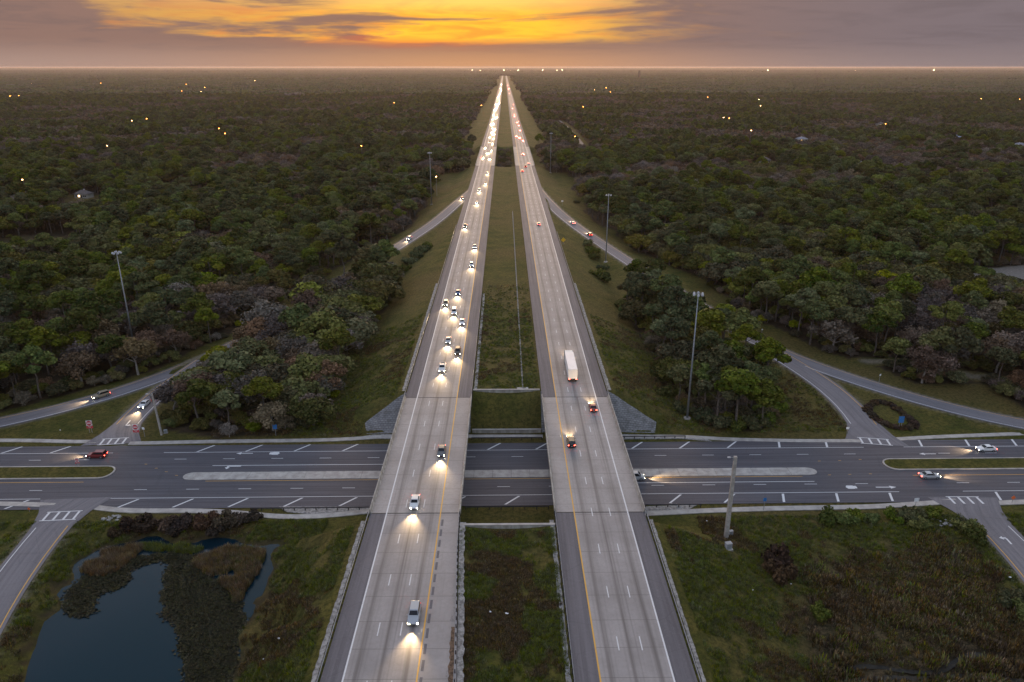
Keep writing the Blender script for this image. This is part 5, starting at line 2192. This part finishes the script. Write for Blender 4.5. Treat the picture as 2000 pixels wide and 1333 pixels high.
PAINT = {'white': paint('paint_car_white', (0.66, 0.66, 0.65)), 'silver': paint('paint_car_silver', (0.38, 0.39, 0.40)), 'black': paint('paint_car_black', (0.018, 0.018, 0.02)),
         'grey': paint('paint_car_grey', (0.11, 0.115, 0.12)), 'red': paint('paint_car_red', (0.17, 0.018, 0.02)), 'blue': paint('paint_car_blue', (0.025, 0.07, 0.20)),
         'tan': paint('paint_car_tan', (0.30, 0.245, 0.17)), 'green': paint('paint_car_green', (0.03, 0.08, 0.05))}
MAT['glass'] = plain('car_glass', (0.012, 0.014, 0.017), 0.08, 0, 0.05)
MAT['tyre'] = plain('tyre_rubber', (0.02, 0.02, 0.02), 0.9, 0, 0.2)
MAT['rim'] = plain('wheel_rim', (0.35, 0.35, 0.36), 0.35, 0.7, 0.1)
MAT['trim'] = plain('black_trim', (0.025, 0.025, 0.026), 0.6, 0, 0.1)
MAT['trailer'] = plain('trailer_white', (0.72, 0.72, 0.72), 0.5, 0, 0.06, 0.4)
MAT['plate'] = plain('number_plate', (0.6, 0.6, 0.58), 0.5, 0, 0.05)


def ring(w, z0, z1, y, tuck=0.9, k=0.12):
    """cross-section of a car body at station y"""
    h = z1 - z0
    return [(-w * 0.92, y, z0), (-w, y, z0 + h * 0.35), (-w, y, z0 + h * 0.62), (-w * tuck, y, z1 - h * 0.04), (-w * tuck * 0.8, y, z1), (w * tuck * 0.8, y, z1), (w * tuck, y, z1 - h * 0.04), (w, y, z0 + h * 0.62), (w, y, z0 + h * 0.35), (w * 0.92, y, z0)]


SPECS = {
    # length, width, belt height, roof height, cabin: base rear, roof rear, roof front, base front (in y, nose positive)
    'sedan': dict(L=4.75, W=1.84, belt=0.95, hood=0.86, nose=0.68, tail=0.98, H=1.45, cab=(-1.75, -1.05, 0.25, 1.05), wb=1.42),
    'suv': dict(L=4.75, W=1.92, belt=1.08, hood=1.02, nose=0.85, tail=1.08, H=1.75, cab=(-2.28, -2.02, 0.30, 1.0), wb=1.42),
    'van': dict(L=5.1, W=1.98, belt=1.12, hood=1.05, nose=0.85, tail=1.12, H=1.95, cab=(-2.48, -2.3, 0.9, 1.7), wb=1.55),
    'pickup': dict(L=5.7, W=2.0, belt=1.12, hood=1.10, nose=0.92, tail=1.08, H=1.88, cab=(-0.55, -0.40, 0.75, 1.3), wb=1.85),
}


def make_wheel(r, w, parent, loc):
    tw = MB()
    n = 18
    for k in range(n):
        a, b = 2 * math.pi * k / n, 2 * math.pi * (k + 1) / n
        for (x0, r0), (x1, r1) in (((-w / 2, r * 0.62), (-w / 2, r * 0.94)), ((-w / 2, r * 0.94), (-w * 0.32, r)), ((-w * 0.32, r), (w * 0.32, r)), ((w * 0.32, r), (w / 2, r * 0.94)), ((w / 2, r * 0.94), (w / 2, r * 0.62))):
            tw.add([(x0, r0 * math.cos(a), r0 * math.sin(a)), (x1, r1 * math.cos(a), r1 * math.sin(a)), (x1, r1 * math.cos(b), r1 * math.sin(b)), (x0, r0 * math.cos(b), r0 * math.sin(b))], [(0, 1, 2, 3)])
    wh = tw.build('wheel', MAT['tyre'], parent)
    wh.location = loc
    rm = MB().tube((-w * 0.46, 0, 0), (w * 0.46, 0, 0), r * 0.62, r * 0.62, 14)
    rm.build('rim', MAT['rim'], wh)
    return wh


def make_car(kind, colour, far=False):
    s = SPECS[kind]
    L, W, hw = s['L'], s['W'], s['W'] / 2
    root = empty('car' if kind in ('sedan',) else {'suv': 'suv', 'van': 'van', 'pickup': 'pickup_truck'}[kind])
    pm = PAINT[colour]
    b = MB()
    f, r_ = L / 2, -L / 2
    c0, c1, c2, c3 = s['cab']
    st = [(r_, hw * 0.86, 0.42, s['tail'] * 0.86), (r_ + 0.12, hw * 0.95, 0.30, s['tail'] - 0.02), (r_ + 0.5, hw, 0.24, s['tail']), (c0, hw, 0.22, s['belt']), (0, hw, 0.22, s['belt']), (c3, hw, 0.22, s['belt']),
          (c3 + 0.25, hw, 0.24, s['hood']), (f - 0.45, hw * 0.98, 0.26, s['nose'] + 0.1), (f - 0.12, hw * 0.92, 0.28, s['nose']), (f, hw * 0.80, 0.38, s['nose'] * 0.86)]
    st = sorted(st)
    b.loft([ring(w, z0, z1, y) for y, w, z0, z1 in st])
    if kind == 'pickup':
        pass
    rw = hw * 0.74
    zb, zr = s['belt'] - 0.03, s['H']
    cabin = [[(-hw * 0.88, y0, zb), (hw * 0.88, y0, zb), (hw * 0.88, y3, zb), (-hw * 0.88, y3, zb)] for y0, y3 in ((c0, c3),)]
    mid = [(-hw * 0.86, c0 + 0.03, zb + 0.1), (hw * 0.86, c0 + 0.03, zb + 0.1), (hw * 0.86, c3 - 0.06, zb + 0.1), (-hw * 0.86, c3 - 0.06, zb + 0.1)]
    up = [(-rw, c1, zr - 0.06), (rw, c1, zr - 0.06), (rw, c2, zr - 0.06), (-rw, c2, zr - 0.06)]
    top = [(-rw * 0.9, c1 + 0.12, zr), (rw * 0.9, c1 + 0.12, zr), (rw * 0.9, c2 - 0.15, zr), (-rw * 0.9, c2 - 0.15, zr)]
    b.loft([cabin[0], mid, up, top])
    body = b.build('body', pm, root)
    # glass set a little proud of the cabin
    def pane(name, quad, out):
        q = [Vector(p) for p in quad]
        c = sum(q, Vector()) / 4
        q = [c + (p - c) * 0.88 + Vector(out) * 0.018 for p in q]
        q2 = [p - Vector(out) * 0.03 for p in q]
        m = MB().loft([q2, q])
        m.build(name, MAT['glass'], root)
    pane('windscreen', [mid[3], mid[2], up[2], up[3]], (0, 0.75, 0.65))
    pane('rear_window', [mid[1], mid[0], up[0], up[1]], (0, -0.8, 0.6))
    pane('side_window', [mid[2], mid[1], up[1], up[2]], (0.95, 0, 0.3))
    pane('side_window', [mid[0], mid[3], up[3], up[0]], (-0.95, 0, 0.3))
    if kind == 'pickup':
        MB().box(-hw * 0.8, hw * 0.8, r_ + 0.15, c0 - 0.12, s['belt'] - 0.02, s['belt'] + 0.012).build('cargo_bed', MAT['trim'], root)
        for sx in (-1, 1):
            MB().box(sx * hw * 0.82 - 0.05, sx * hw * 0.82 + 0.05, r_ + 0.1, c0 - 0.06, s['belt'] - 0.02, s['belt'] + 0.16).build('bed_rail', pm, root)
        MB().box(-hw * 0.86, hw * 0.86, r_ + 0.03, r_ + 0.12, s['belt'] - 0.1, s['belt'] + 0.16).build('tailgate', pm, root)
    wr = 0.34 if kind == 'sedan' else 0.38
    for sx in (-1, 1):
        for sy in (-1, 1):
            make_wheel(wr, 0.24, root, (sx * (hw - 0.11), sy * s['wb'], wr))
    hz = s['nose'] * 0.82
    hm, tm = (MAT['head_far'], MAT['tail_far']) if far else (MAT['head'], MAT['tail'])
    for sx in (-1, 1):
        x0, x1 = sorted((sx * hw * 0.50, sx * hw * 0.86))
        MB().loft([[(x0, f - 0.30, hz - 0.07), (x1, f - 0.36, hz - 0.07), (x1, f - 0.36, hz + 0.1), (x0, f - 0.30, hz + 0.1)], [(x0, f + 0.015, hz - 0.06), (x1, f - 0.06, hz - 0.05), (x1, f - 0.12, hz + 0.09), (x0, f - 0.04, hz + 0.09)]]).build('headlight', hm, root)
        x0, x1 = sorted((sx * hw * 0.56, sx * hw * 0.90))
        tz = s['tail'] * 0.78
        MB().loft([[(x0, r_ + 0.3, tz - 0.08), (x1, r_ + 0.3, tz - 0.08), (x1, r_ + 0.3, tz + 0.1), (x0, r_ + 0.3, tz + 0.1)][::-1], [(x0, r_ - 0.02, tz - 0.08), (x1, r_ + 0.02, tz - 0.08), (x1, r_ + 0.02, tz + 0.1), (x0, r_ - 0.02, tz + 0.1)][::-1]]).build('tail_light', tm, root)
        MB().box(min(sx * hw, sx * (hw + 0.16)), max(sx * hw, sx * (hw + 0.16)), c3 - 0.35, c3 - 0.2, s['belt'] - 0.02, s['belt'] + 0.12).build('mirror', pm, root)
    MB().box(-hw * 0.45, hw * 0.45, f - 0.06, f + 0.008, 0.42, 0.58).build('grille', MAT['trim'], root)
    MB().box(-0.17, 0.17, r_ - 0.015, r_ + 0.06, 0.5, 0.6).build('number_plate', MAT['plate'], root)
    return root


def make_truck(colour):
    root = empty('semi_truck')
    pm = PAINT[colour]
    # box trailer behind, tractor ahead; total about 20 m
    MB().box(-1.28, 1.28, -10.0, 3.6, 1.15, 4.05).build('trailer_box', MAT['trailer'], root)
    MB().box(-1.32, 1.32, -10.04, -9.7, 0.95, 1.16).build('rear_sill', MAT['trim'], root)
    for x in (-0.64, 0.64):
        MB().box(x - 0.60, x + 0.60, -10.04, -10.005, 1.3, 3.95).build('rear_door', MAT['trailer'], root)
    m = MB()
    m.loft([[(-1.2, 3.9, 0.7), (1.2, 3.9, 0.7), (1.2, 3.9, 3.7), (-1.2, 3.9, 3.7)], [(-1.22, 5.7, 0.7), (1.22, 5.7, 0.7), (1.22, 5.7, 3.85), (-1.22, 5.7, 3.85)], [(-1.18, 6.6, 0.7), (1.18, 6.6, 0.7), (1.05, 6.1, 3.5), (-1.05, 6.1, 3.5)]])
    m.loft([[(-1.15, 6.5, 0.6), (1.15, 6.5, 0.6), (1.1, 6.5, 2.1), (-1.1, 6.5, 2.1)], [(-1.0, 8.2, 0.6), (1.0, 8.2, 0.6), (0.9, 8.1, 1.75), (-0.9, 8.1, 1.75)]])
    m.build('cab', pm, root)
    MB().loft([[(-1.0, 6.62, 2.2), (1.0, 6.62, 2.2), (0.95, 6.25, 3.2), (-0.95, 6.25, 3.2)], [(-1.0, 6.58, 2.2), (1.0, 6.58, 2.2), (0.95, 6.21, 3.2), (-0.95, 6.21, 3.2)]]).build('windscreen', MAT['glass'], root)
    MB().box(-0.9, 0.9, -9.5, 8.0, 0.6, 0.95).build('chassis', MAT['trim'], root)
    for y in (-9.0, -7.8, 3.2, 4.5, 7.3):
        for sx in (-1, 1):
            make_wheel(0.5, 0.45 if y < 7 else 0.3, root, (sx * 1.0, y, 0.5))
    for sx in (-1, 1):
        MB().box(sx * 0.8 - 0.15, sx * 0.8 + 0.15, 8.1, 8.24, 0.9, 1.15).build('headlight', MAT['head'], root)
        MB().box(sx * 1.0 - 0.2, sx * 1.0 + 0.2, -10.09, -10.045, 0.98, 1.12).build('tail_light', MAT['tail'], root)
        MB().tube((sx * 1.25, 5.5, 0.9), (sx * 1.25, 5.5, 4.1), 0.09, 0.09, 8).build('exhaust_stack', MAT['rim'], root)
    return root


def headlamp(root, y, z, power=9000.0):
    l = bpy.data.lights.new('headlamp_beam', 'SPOT')
    l.energy = power * 0.36
    l.color = (1.0, 0.70, 0.38)
    l.spot_size = R(64)
    l.spot_blend = 1.0
    l.shadow_soft_size = 0.25
    o = bpy.data.objects.new('headlamp_beam', l)
    o.location = (0, y, z)
    o.rotation_euler = (R(87.5), 0, 0)
    link(o, root)


PROTO = {}
COLOUR_WORD = {'white': 'white', 'silver': 'silver', 'black': 'black', 'grey': 'dark grey', 'red': 'dark red', 'blue': 'dark blue', 'tan': 'tan', 'green': 'dark green'}


def vehicle(kind, colour, loc, rz, label, group=None, far=False, beam=True, power=9000.0):
    key = (kind, colour, far)
    if key not in PROTO:
        o = PROTO[key] = make_truck(colour) if kind == 'truck' else make_car(kind, colour, far)
    else:
        src = PROTO[key]
        o = src.copy()
        link(o)
        for ch in src.children:
            if ch.type == 'LIGHT':
                continue
            copy_tree(ch, o)
    o.location = loc
    o.rotation_euler = (0, 0, rz)
    set_props(o, label, {'sedan': 'car', 'suv': 'car', 'van': 'van', 'pickup': 'pickup truck', 'truck': 'truck'}[kind])
    if group:
        o['group'] = group
    elif 'group' in o:
        del o['group']
    if beam:
        headlamp(o, 8.4 if kind == 'truck' else SPECS[kind]['L'] / 2 + 0.1, 1.0 if kind == 'truck' else 0.68, power)
    return o


LANE_X = {'L': (-22.3, -18.65, -15.0), 'R': (15.65, 19.27, 22.9)}   # L: outer, middle, inner; R: inner, middle, outer
LANE_NAME = {'L': ('outer lane', 'middle lane', 'inner lane'), 'R': ('inner lane', 'middle lane', 'outer lane')}


def y_of(py, level=8.5):
    y = at(985, py, level).y
    for _ in range(4):
        y = at(985, py, float(M(y))).y
    return y


def mw_car(side, lane, py, kind, colour, where, power=9000.0, beam=True):
    y = y_of(py)
    lab = '%s %s with %s, %s, %s' % (COLOUR_WORD[colour], {'sedan': 'sedan', 'suv': 'SUV', 'van': 'van', 'pickup': 'pickup truck', 'truck': 'box semi truck'}[kind],
                                               'headlights' if side == 'L' else 'tail lights', LANE_NAME[side][lane], where)
    return vehicle(kind, colour, (LANE_X[side][lane] + random.uniform(-0.15, 0.15), y, float(M(y)) + 0.02), math.pi if side == 'L' else 0.0, lab, None, False, beam, power)


mw_car('L', 2, 1205, 'suv', 'silver', 'coming off the overpass beside the flared guardrail')
mw_car('L', 1, 985, 'sedan', 'white', 'at the overpass joint on the pond side')
mw_car('L', 2, 885, 'sedan', 'grey', 'halfway across the overpass')
mw_car('L', 1, 722, 'pickup', 'white', 'about to reach the overpass')
mw_car('L', 2, 690, 'suv', 'black', 'just short of the overpass')
mw_car('L', 1, 668, 'sedan', 'silver', 'following the pickup near the overpass')
mw_car('L', 2, 632, 'sedan', 'white', 'leading the platoon by the end of the median rail')
mw_car('L', 1, 612, 'van', 'white', 'in the platoon by the median rail end')
mw_car('L', 0, 596, 'suv', 'tan', 'in the platoon by the median rail end')
mw_car('L', 1, 574, 'sedan', 'blue', 'last of the platoon by the median rail')
mw_car('L', 2, 520, 'suv', 'white', 'leading the pair past the bush clump')
mw_car('L', 2, 484, 'sedan', 'silver', 'second of the pair past the bush clump')
mw_car('L', 0, 444, 'pickup', 'grey', 'below the exit ramp gore')
mw_car('L', 1, 398, 'sedan', 'white', 'level with the exit ramp gore')
mw_car('L', 1, 374, 'van', 'silver', 'just past the exit ramp gore')
mw_car('L', 2, 360, 'sedan', 'black', 'level with the wide white sign')
mw_car('L', 2, 340, 'suv', 'silver', 'just off the creek bridge')
mw_car('R', 2, 800, 'sedan', 'red', 'leaving the overpass behind the box truck', 5000)
mw_car('R', 0, 868, 'suv', 'black', 'halfway across the overpass', 5000)
mw_car('R', 1, 722, 'truck', 'white', 'just past the overpass', 5000)
mw_car('R', 1, 440, 'sedan', 'silver', 'alone level with the yellow diamond sign', 5000)
mw_car('R', 0, 336, 'suv', 'grey', 'braking before the creek bridge', 5000)
mw_car('R', 1, 327, 'pickup', 'red', 'braking before the creek bridge', 5000)
mw_car('R', 2, 321, 'sedan', 'white', 'braking at the entrance ramp merge', 5000)


def far_traffic():
    g = random.Random(33)
    cols = list(PAINT)
    y = 760.0
    i = 0
    while y < 5200:
        lane = g.randrange(3)
        k = ('sedan', 'suv', 'sedan', 'pickup')[i % 4]
        c = cols[(i * 3) % len(cols)]
        vehicle(k, c, (LANE_X['L'][lane], y, float(M(y)) + 0.02), math.pi, 'car with headlights lit in the long oncoming queue on and past the creek bridge', 'cars queuing toward the creek bridge', True, y < 2600, 6500.0)
        y += g.uniform(8, 34) * (1 + y / 4200)
        i += 1
    for py in (303, 276, 271, 268, 256, 247, 240, 229, 225, 213, 206, 198, 190, 184, 180, 176, 173, 170, 167, 164, 162, 160, 158, 156):
        y = y_of(py)
        lane = g.randrange(3)
        vehicle(('sedan', 'suv')[i % 2], cols[(i * 5) % len(cols)], (LANE_X['R'][lane], y, float(M(y)) + 0.02), 0.0, 'car with tail lights lit driving away on and past the creek bridge', 'cars driving away past the creek bridge', True, False)
        i += 1


far_traffic()


def ramp_car(key, px, py, kind, colour, label, forward=True, off=0.0, power=7000.0):
    r = RAMPS[key]
    best, bi = 1e9, 0
    for i, p in enumerate(r.p):
        q = project(p)
        d = (q[0] - px) ** 2 + (q[1] - py) ** 2
        if d < best:
            best, bi = d, i
    p = r.p[bi]
    d = r.p[min(bi + 1, len(r.p) - 1)] - r.p[max(bi - 1, 0)]
    if not forward:
        d = -d
    ang = math.atan2(d[1], d[0]) - math.pi / 2
    vehicle(kind, colour, (p[0] + off * math.cos(ang), p[1] + off * math.sin(ang), p[2] + 0.03), ang, label, None, False, True, power)


# traffic leaves by the exit ramp (down the list) and joins by the entrance ramp (up the list)
ramp_car('off', 905, 390, 'sedan', 'red', 'dark red sedan braking at the top of the exit ramp')
ramp_car('off', 800, 468, 'suv', 'white', 'white SUV on the open upper stretch of the exit ramp')
ramp_car('off', 745, 498, 'sedan', 'grey', 'dark grey sedan on the exit ramp entering the trees')
ramp_car('off', 650, 562, 'sedan', 'silver', 'silver sedan glimpsed on the exit ramp between the trees')
ramp_car('off', 615, 585, 'pickup', 'black', 'black pickup truck glimpsed on the exit ramp between the trees')
ramp_car('off', 190, 778, 'suv', 'tan', 'tan SUV on the open lower stretch of the exit ramp')
ramp_car('off_branch', 280, 786, 'sedan', 'white', 'white sedan waiting on the stop branch of the exit ramp', True, 0, 9000)
ramp_car('on', 1122, 438, 'sedan', 'white', 'white sedan climbing the upper entrance ramp', False)
ramp_car('on', 1152, 458, 'suv', 'red', 'dark red SUV following on the upper entrance ramp', False)
ramp_car('on', 1262, 528, 'pickup', 'silver', 'silver pickup truck on the entrance ramp above the grove', False)


def street_car(px, py, kind, colour, rz, label, power=7000.0):
    p = at(px, py, 0.02)
    vehicle(kind, colour, p, rz, label, None, False, True, power)


street_car(190, 893, 'suv', 'red', math.pi / 2, 'dark red SUV driving past the grass median tip below the exit ramp')
street_car(1925, 880, 'sedan', 'white', math.pi / 2, 'white sedan coming along the street past the entrance ramp grass')
street_car(1815, 933, 'sedan', 'silver', -math.pi / 2, 'silver sedan passing the grass median toward the marsh ramp crossing')
street_car(1238, 936, 'van', 'silver', -math.pi / 2, 'silver van coming out from under the overpass', 9000)


# ------------------------------------------------------------------ houses, lamps and the tower beyond the woods
MAT['house_wall'] = plain('house_wall', (0.50, 0.47, 0.42), 0.8, 0, 0.1, 0.6)
ROOFS = [plain('roof_grey', (0.25, 0.25, 0.27), 0.8, 0, 0.15, 0.8), plain('roof_blue', (0.30, 0.36, 0.46), 0.6, 0, 0.1, 0.8), plain('roof_brown', (0.13, 0.11, 0.10), 0.85, 0, 0.15, 0.8)]


def house(p, k, label, s=1.0):
    root = empty('house', p, random.uniform(-0.5, 0.5), label, 'house')
    L, D, H = 11 * s, 7 * s, 3.0
    MB().box(-L / 2, L / 2, -D / 2, D / 2, -0.3, H).build('wall', MAT['house_wall'], root)
    e = 0.7
    m = MB().add([(-L / 2 - e, -D / 2 - e, H), (L / 2 + e, -D / 2 - e, H), (L / 2 + e, D / 2 + e, H), (-L / 2 - e, D / 2 + e, H), (-L / 2 + D / 2, 0, H + 2.6), (L / 2 - D / 2, 0, H + 2.6)],
                 [(0, 1, 5, 4), (1, 2, 5), (2, 3, 4, 5), (3, 0, 4), (0, 3, 2, 1)])
    rf = m.build('roof', ROOFS[k], root)
    MB().box(-0.35, 0.35, 0.6, 1.3, H + 1.2, H + 3.3).build('chimney', MAT['house_wall'], rf)
    for i, x in enumerate((-L * 0.34, -L * 0.14, L * 0.22, L * 0.36)):
        w = MB().box(x - 0.7, x + 0.7, -D / 2 - 0.05, -D / 2 + 0.02, 0.9, 2.2).build('window', MAT['lamp_white'], root)
        MB().box(x - 0.58, x + 0.58, -D / 2 - 0.08, -D / 2 - 0.052, 1.0, 2.1).build('pane', MAT['window_lit'] if i == 1 else MAT['glass'], w)
    MB().box(0.1, 1.1, -D / 2 - 0.06, -D / 2 + 0.02, -0.1, 2.1).build('door', MAT['trim'], root)


HOUSE_LABELS = ['blue grey roofed house with porch lights in the wood outside the exit ramp', 'grey roofed house in a clearing of the wood outside the exit ramp', 'brown roofed house near the brown clearing outside the exit ramp',
                'brown roofed house deep in the wood outside the exit ramp', 'blue grey roofed house with yard lamp in the wood outside the entrance ramp', 'grey roofed house deep in the wood outside the entrance ramp',
                'brown roofed house with a bright yard lamp beside the wood path', 'grey roofed house before the wood outside the entrance ramp thickens', 'brown roofed house with a small lamp far behind the entrance ramp wood',
                'grey roofed house by two street lamps far beyond the entrance ramp', 'blue grey roofed house far beyond the entrance ramp wood', 'blue grey roofed house far beyond the exit ramp wood',
                'brown roofed house far out near the headlight lanes', 'grey roofed house at the edge of the wood beyond the sand lot']
for (p, k), lab in zip(HOUSES, HOUSE_LABELS):
    house(p, k, lab, 1.0 + 0.25 * (p.y > 900))


def lamp(px, py, mat, label, group, hgt=LAMP_H):
    """yard or street lamp whose head shows at the given picture point"""
    p = at(px, py, hgt)
    s = 0.32 + p.y * 0.00034
    root = empty('street_lamp', (p.x, p.y, 0), 0, label, 'lamp', group)
    MB().tube((0, 0, -0.3), (0, 0, hgt), 0.14, 0.09, 6).build('pole', MAT['galv'], root)
    MB().tube((0, 0, hgt), (0, -0.9, hgt + 0.2), 0.06, 0.05, 5).build('arm', MAT['galv'], root)
    o = MB().loft([[(s * 0.5 * math.cos(a), -0.9 + s * 0.5 * math.sin(a), hgt + dz * s) for a in np.linspace(0, 2 * math.pi, 8, endpoint=False)] for dz in (-0.35,)] +
                  [[(s * 0.8 * math.cos(a), -0.9 + s * 0.8 * math.sin(a), hgt) for a in np.linspace(0, 2 * math.pi, 8, endpoint=False)],
                   [(s * 0.4 * math.cos(a), -0.9 + s * 0.4 * math.sin(a), hgt + 0.4 * s) for a in np.linspace(0, 2 * math.pi, 8, endpoint=False)]]).build('lamp_head', MAT[mat], root)


for px, py in LAMPS_OUT:
    lamp(px, py, 'orange_lamp' if (px * 7) % 3 else 'warm_lamp', 'lit street lamp rising from the wood outside the exit ramp', 'lamps in the wood outside the exit ramp')
for px, py in LAMPS_IN:
    lamp(px, py, 'orange_lamp' if (px * 7) % 3 else 'warm_lamp', 'lit street lamp rising from the wood outside the entrance ramp', 'lamps in the wood outside the entrance ramp')
for px, py, lab in ((210, 285, 'bright yard lamp beside the blue grey roofed house outside the exit ramp'), (182, 281, 'second yard lamp near the blue grey roofed house outside the exit ramp'),
                    (1488, 292, 'bright yard lamp by the brown roofed house beside the wood path'), (1868, 284, 'bright yard lamp by the blue grey roofed house outside the entrance ramp')):
    lamp(px, py, 'warm_lamp', lab, None, 8.0)


def horizon_lights():
    for i, px in enumerate((906, 914, 922, 930, 938, 984, 991, 998, 1012, 1020, 1046, 1060, 1078, 1088, 1098, 402, 1470, 1500, 1562, 1670, 1824)):
        d = px_dir(px, 134)
        k = 15000 / d.y
        x, y = d.x * k, 15000.0
        h = 30.0 + (i % 3) * 6
        root = empty('town_building', (x, y, 0), 0, 'distant town building with lit windows on the horizon', 'building', 'town buildings on the horizon')
        MB().box(-14, 14, -10, 10, -4, h).build('wall', MAT['house_wall'], root)
        for z in (h - 12, h - 5):
            MB().box(-9, 9, -10.4, -10.02, z, z + 3.6).build('window', MAT['town_window'], root)


MAT['town_window'] = emit('town_window', (1.0, 0.66, 0.36), 9.0)
horizon_lights()


def tower():
    p = at(1248, 158, 0)
    h = height_to(p, 138)
    root = empty('lattice_tower', p, 0, 'dark lattice tower with a red beacon standing above the far woods', 'tower')
    m = MB()
    n = 8
    for sx, sy in ((-1, -1), (1, -1), (1, 1), (-1, 1)):
        m.tube((sx * 7, sy * 7, 0), (sx * 4.5, sy * 4.5, h), 1.3, 1.0, 5)
    m.build('leg_frame', MAT['steel_dark'], root)
    b = MB()
    for k in range(n):
        z0, z1 = h * k / n, h * (k + 1) / n
        a0, a1 = 7 - 2.5 * k / n, 7 - 2.5 * (k + 1) / n
        for (ax, ay), (bx, by) in (((-1, -1), (1, -1)), ((1, -1), (1, 1)), ((1, 1), (-1, 1)), ((-1, 1), (-1, -1))):
            b.tube((ax * a0, ay * a0, z0), (bx * a1, by * a1, z1), 0.8, 0.8, 4, False)
            b.tube((bx * a0, by * a0, z0), (ax * a1, ay * a1, z1), 0.8, 0.8, 4, False)
    b.build('bracing', MAT['steel_dark'], root)
    MB().tube((0, -8, 14), (0, -8, 18), 2.2, 2.2, 8).build('beacon', MAT['red_lamp'], root)


tower()


def side_road():
    P = np.array([(a, b, 0.12) for a, b in SIDE_ROAD])
    root = empty('side_road')
    set_props(root, 'narrow lane cut through the wood', None, None, 'structure')
    ribbon('roadway', P, -3.2, 3.2, MAT['ramp_asphalt'], root)


side_road()


# ------------------------------------------------------------------ haze
def haze():
    m = bpy.data.materials.new('haze')
    m.use_nodes = True
    nt = m.node_tree
    nt.nodes.clear()
    v = nt.nodes.new('ShaderNodeVolumePrincipled')
    v.inputs['Color'].default_value = (0.92, 0.73, 0.63, 1)
    v.inputs['Density'].default_value = HAZE
    v.inputs['Anisotropy'].default_value = 0.45
    o = nt.nodes.new('ShaderNodeOutputMaterial')
    nt.links.new(v.outputs[0], o.inputs['Volume'])
    b = MB().box(-62000, 62000, -3500, 63000, -12, 96.0).build('haze', m)
    set_props(b, 'thin dusk haze lying over the woods', 'haze', None, 'stuff')


HAZE = 0.000032
haze()
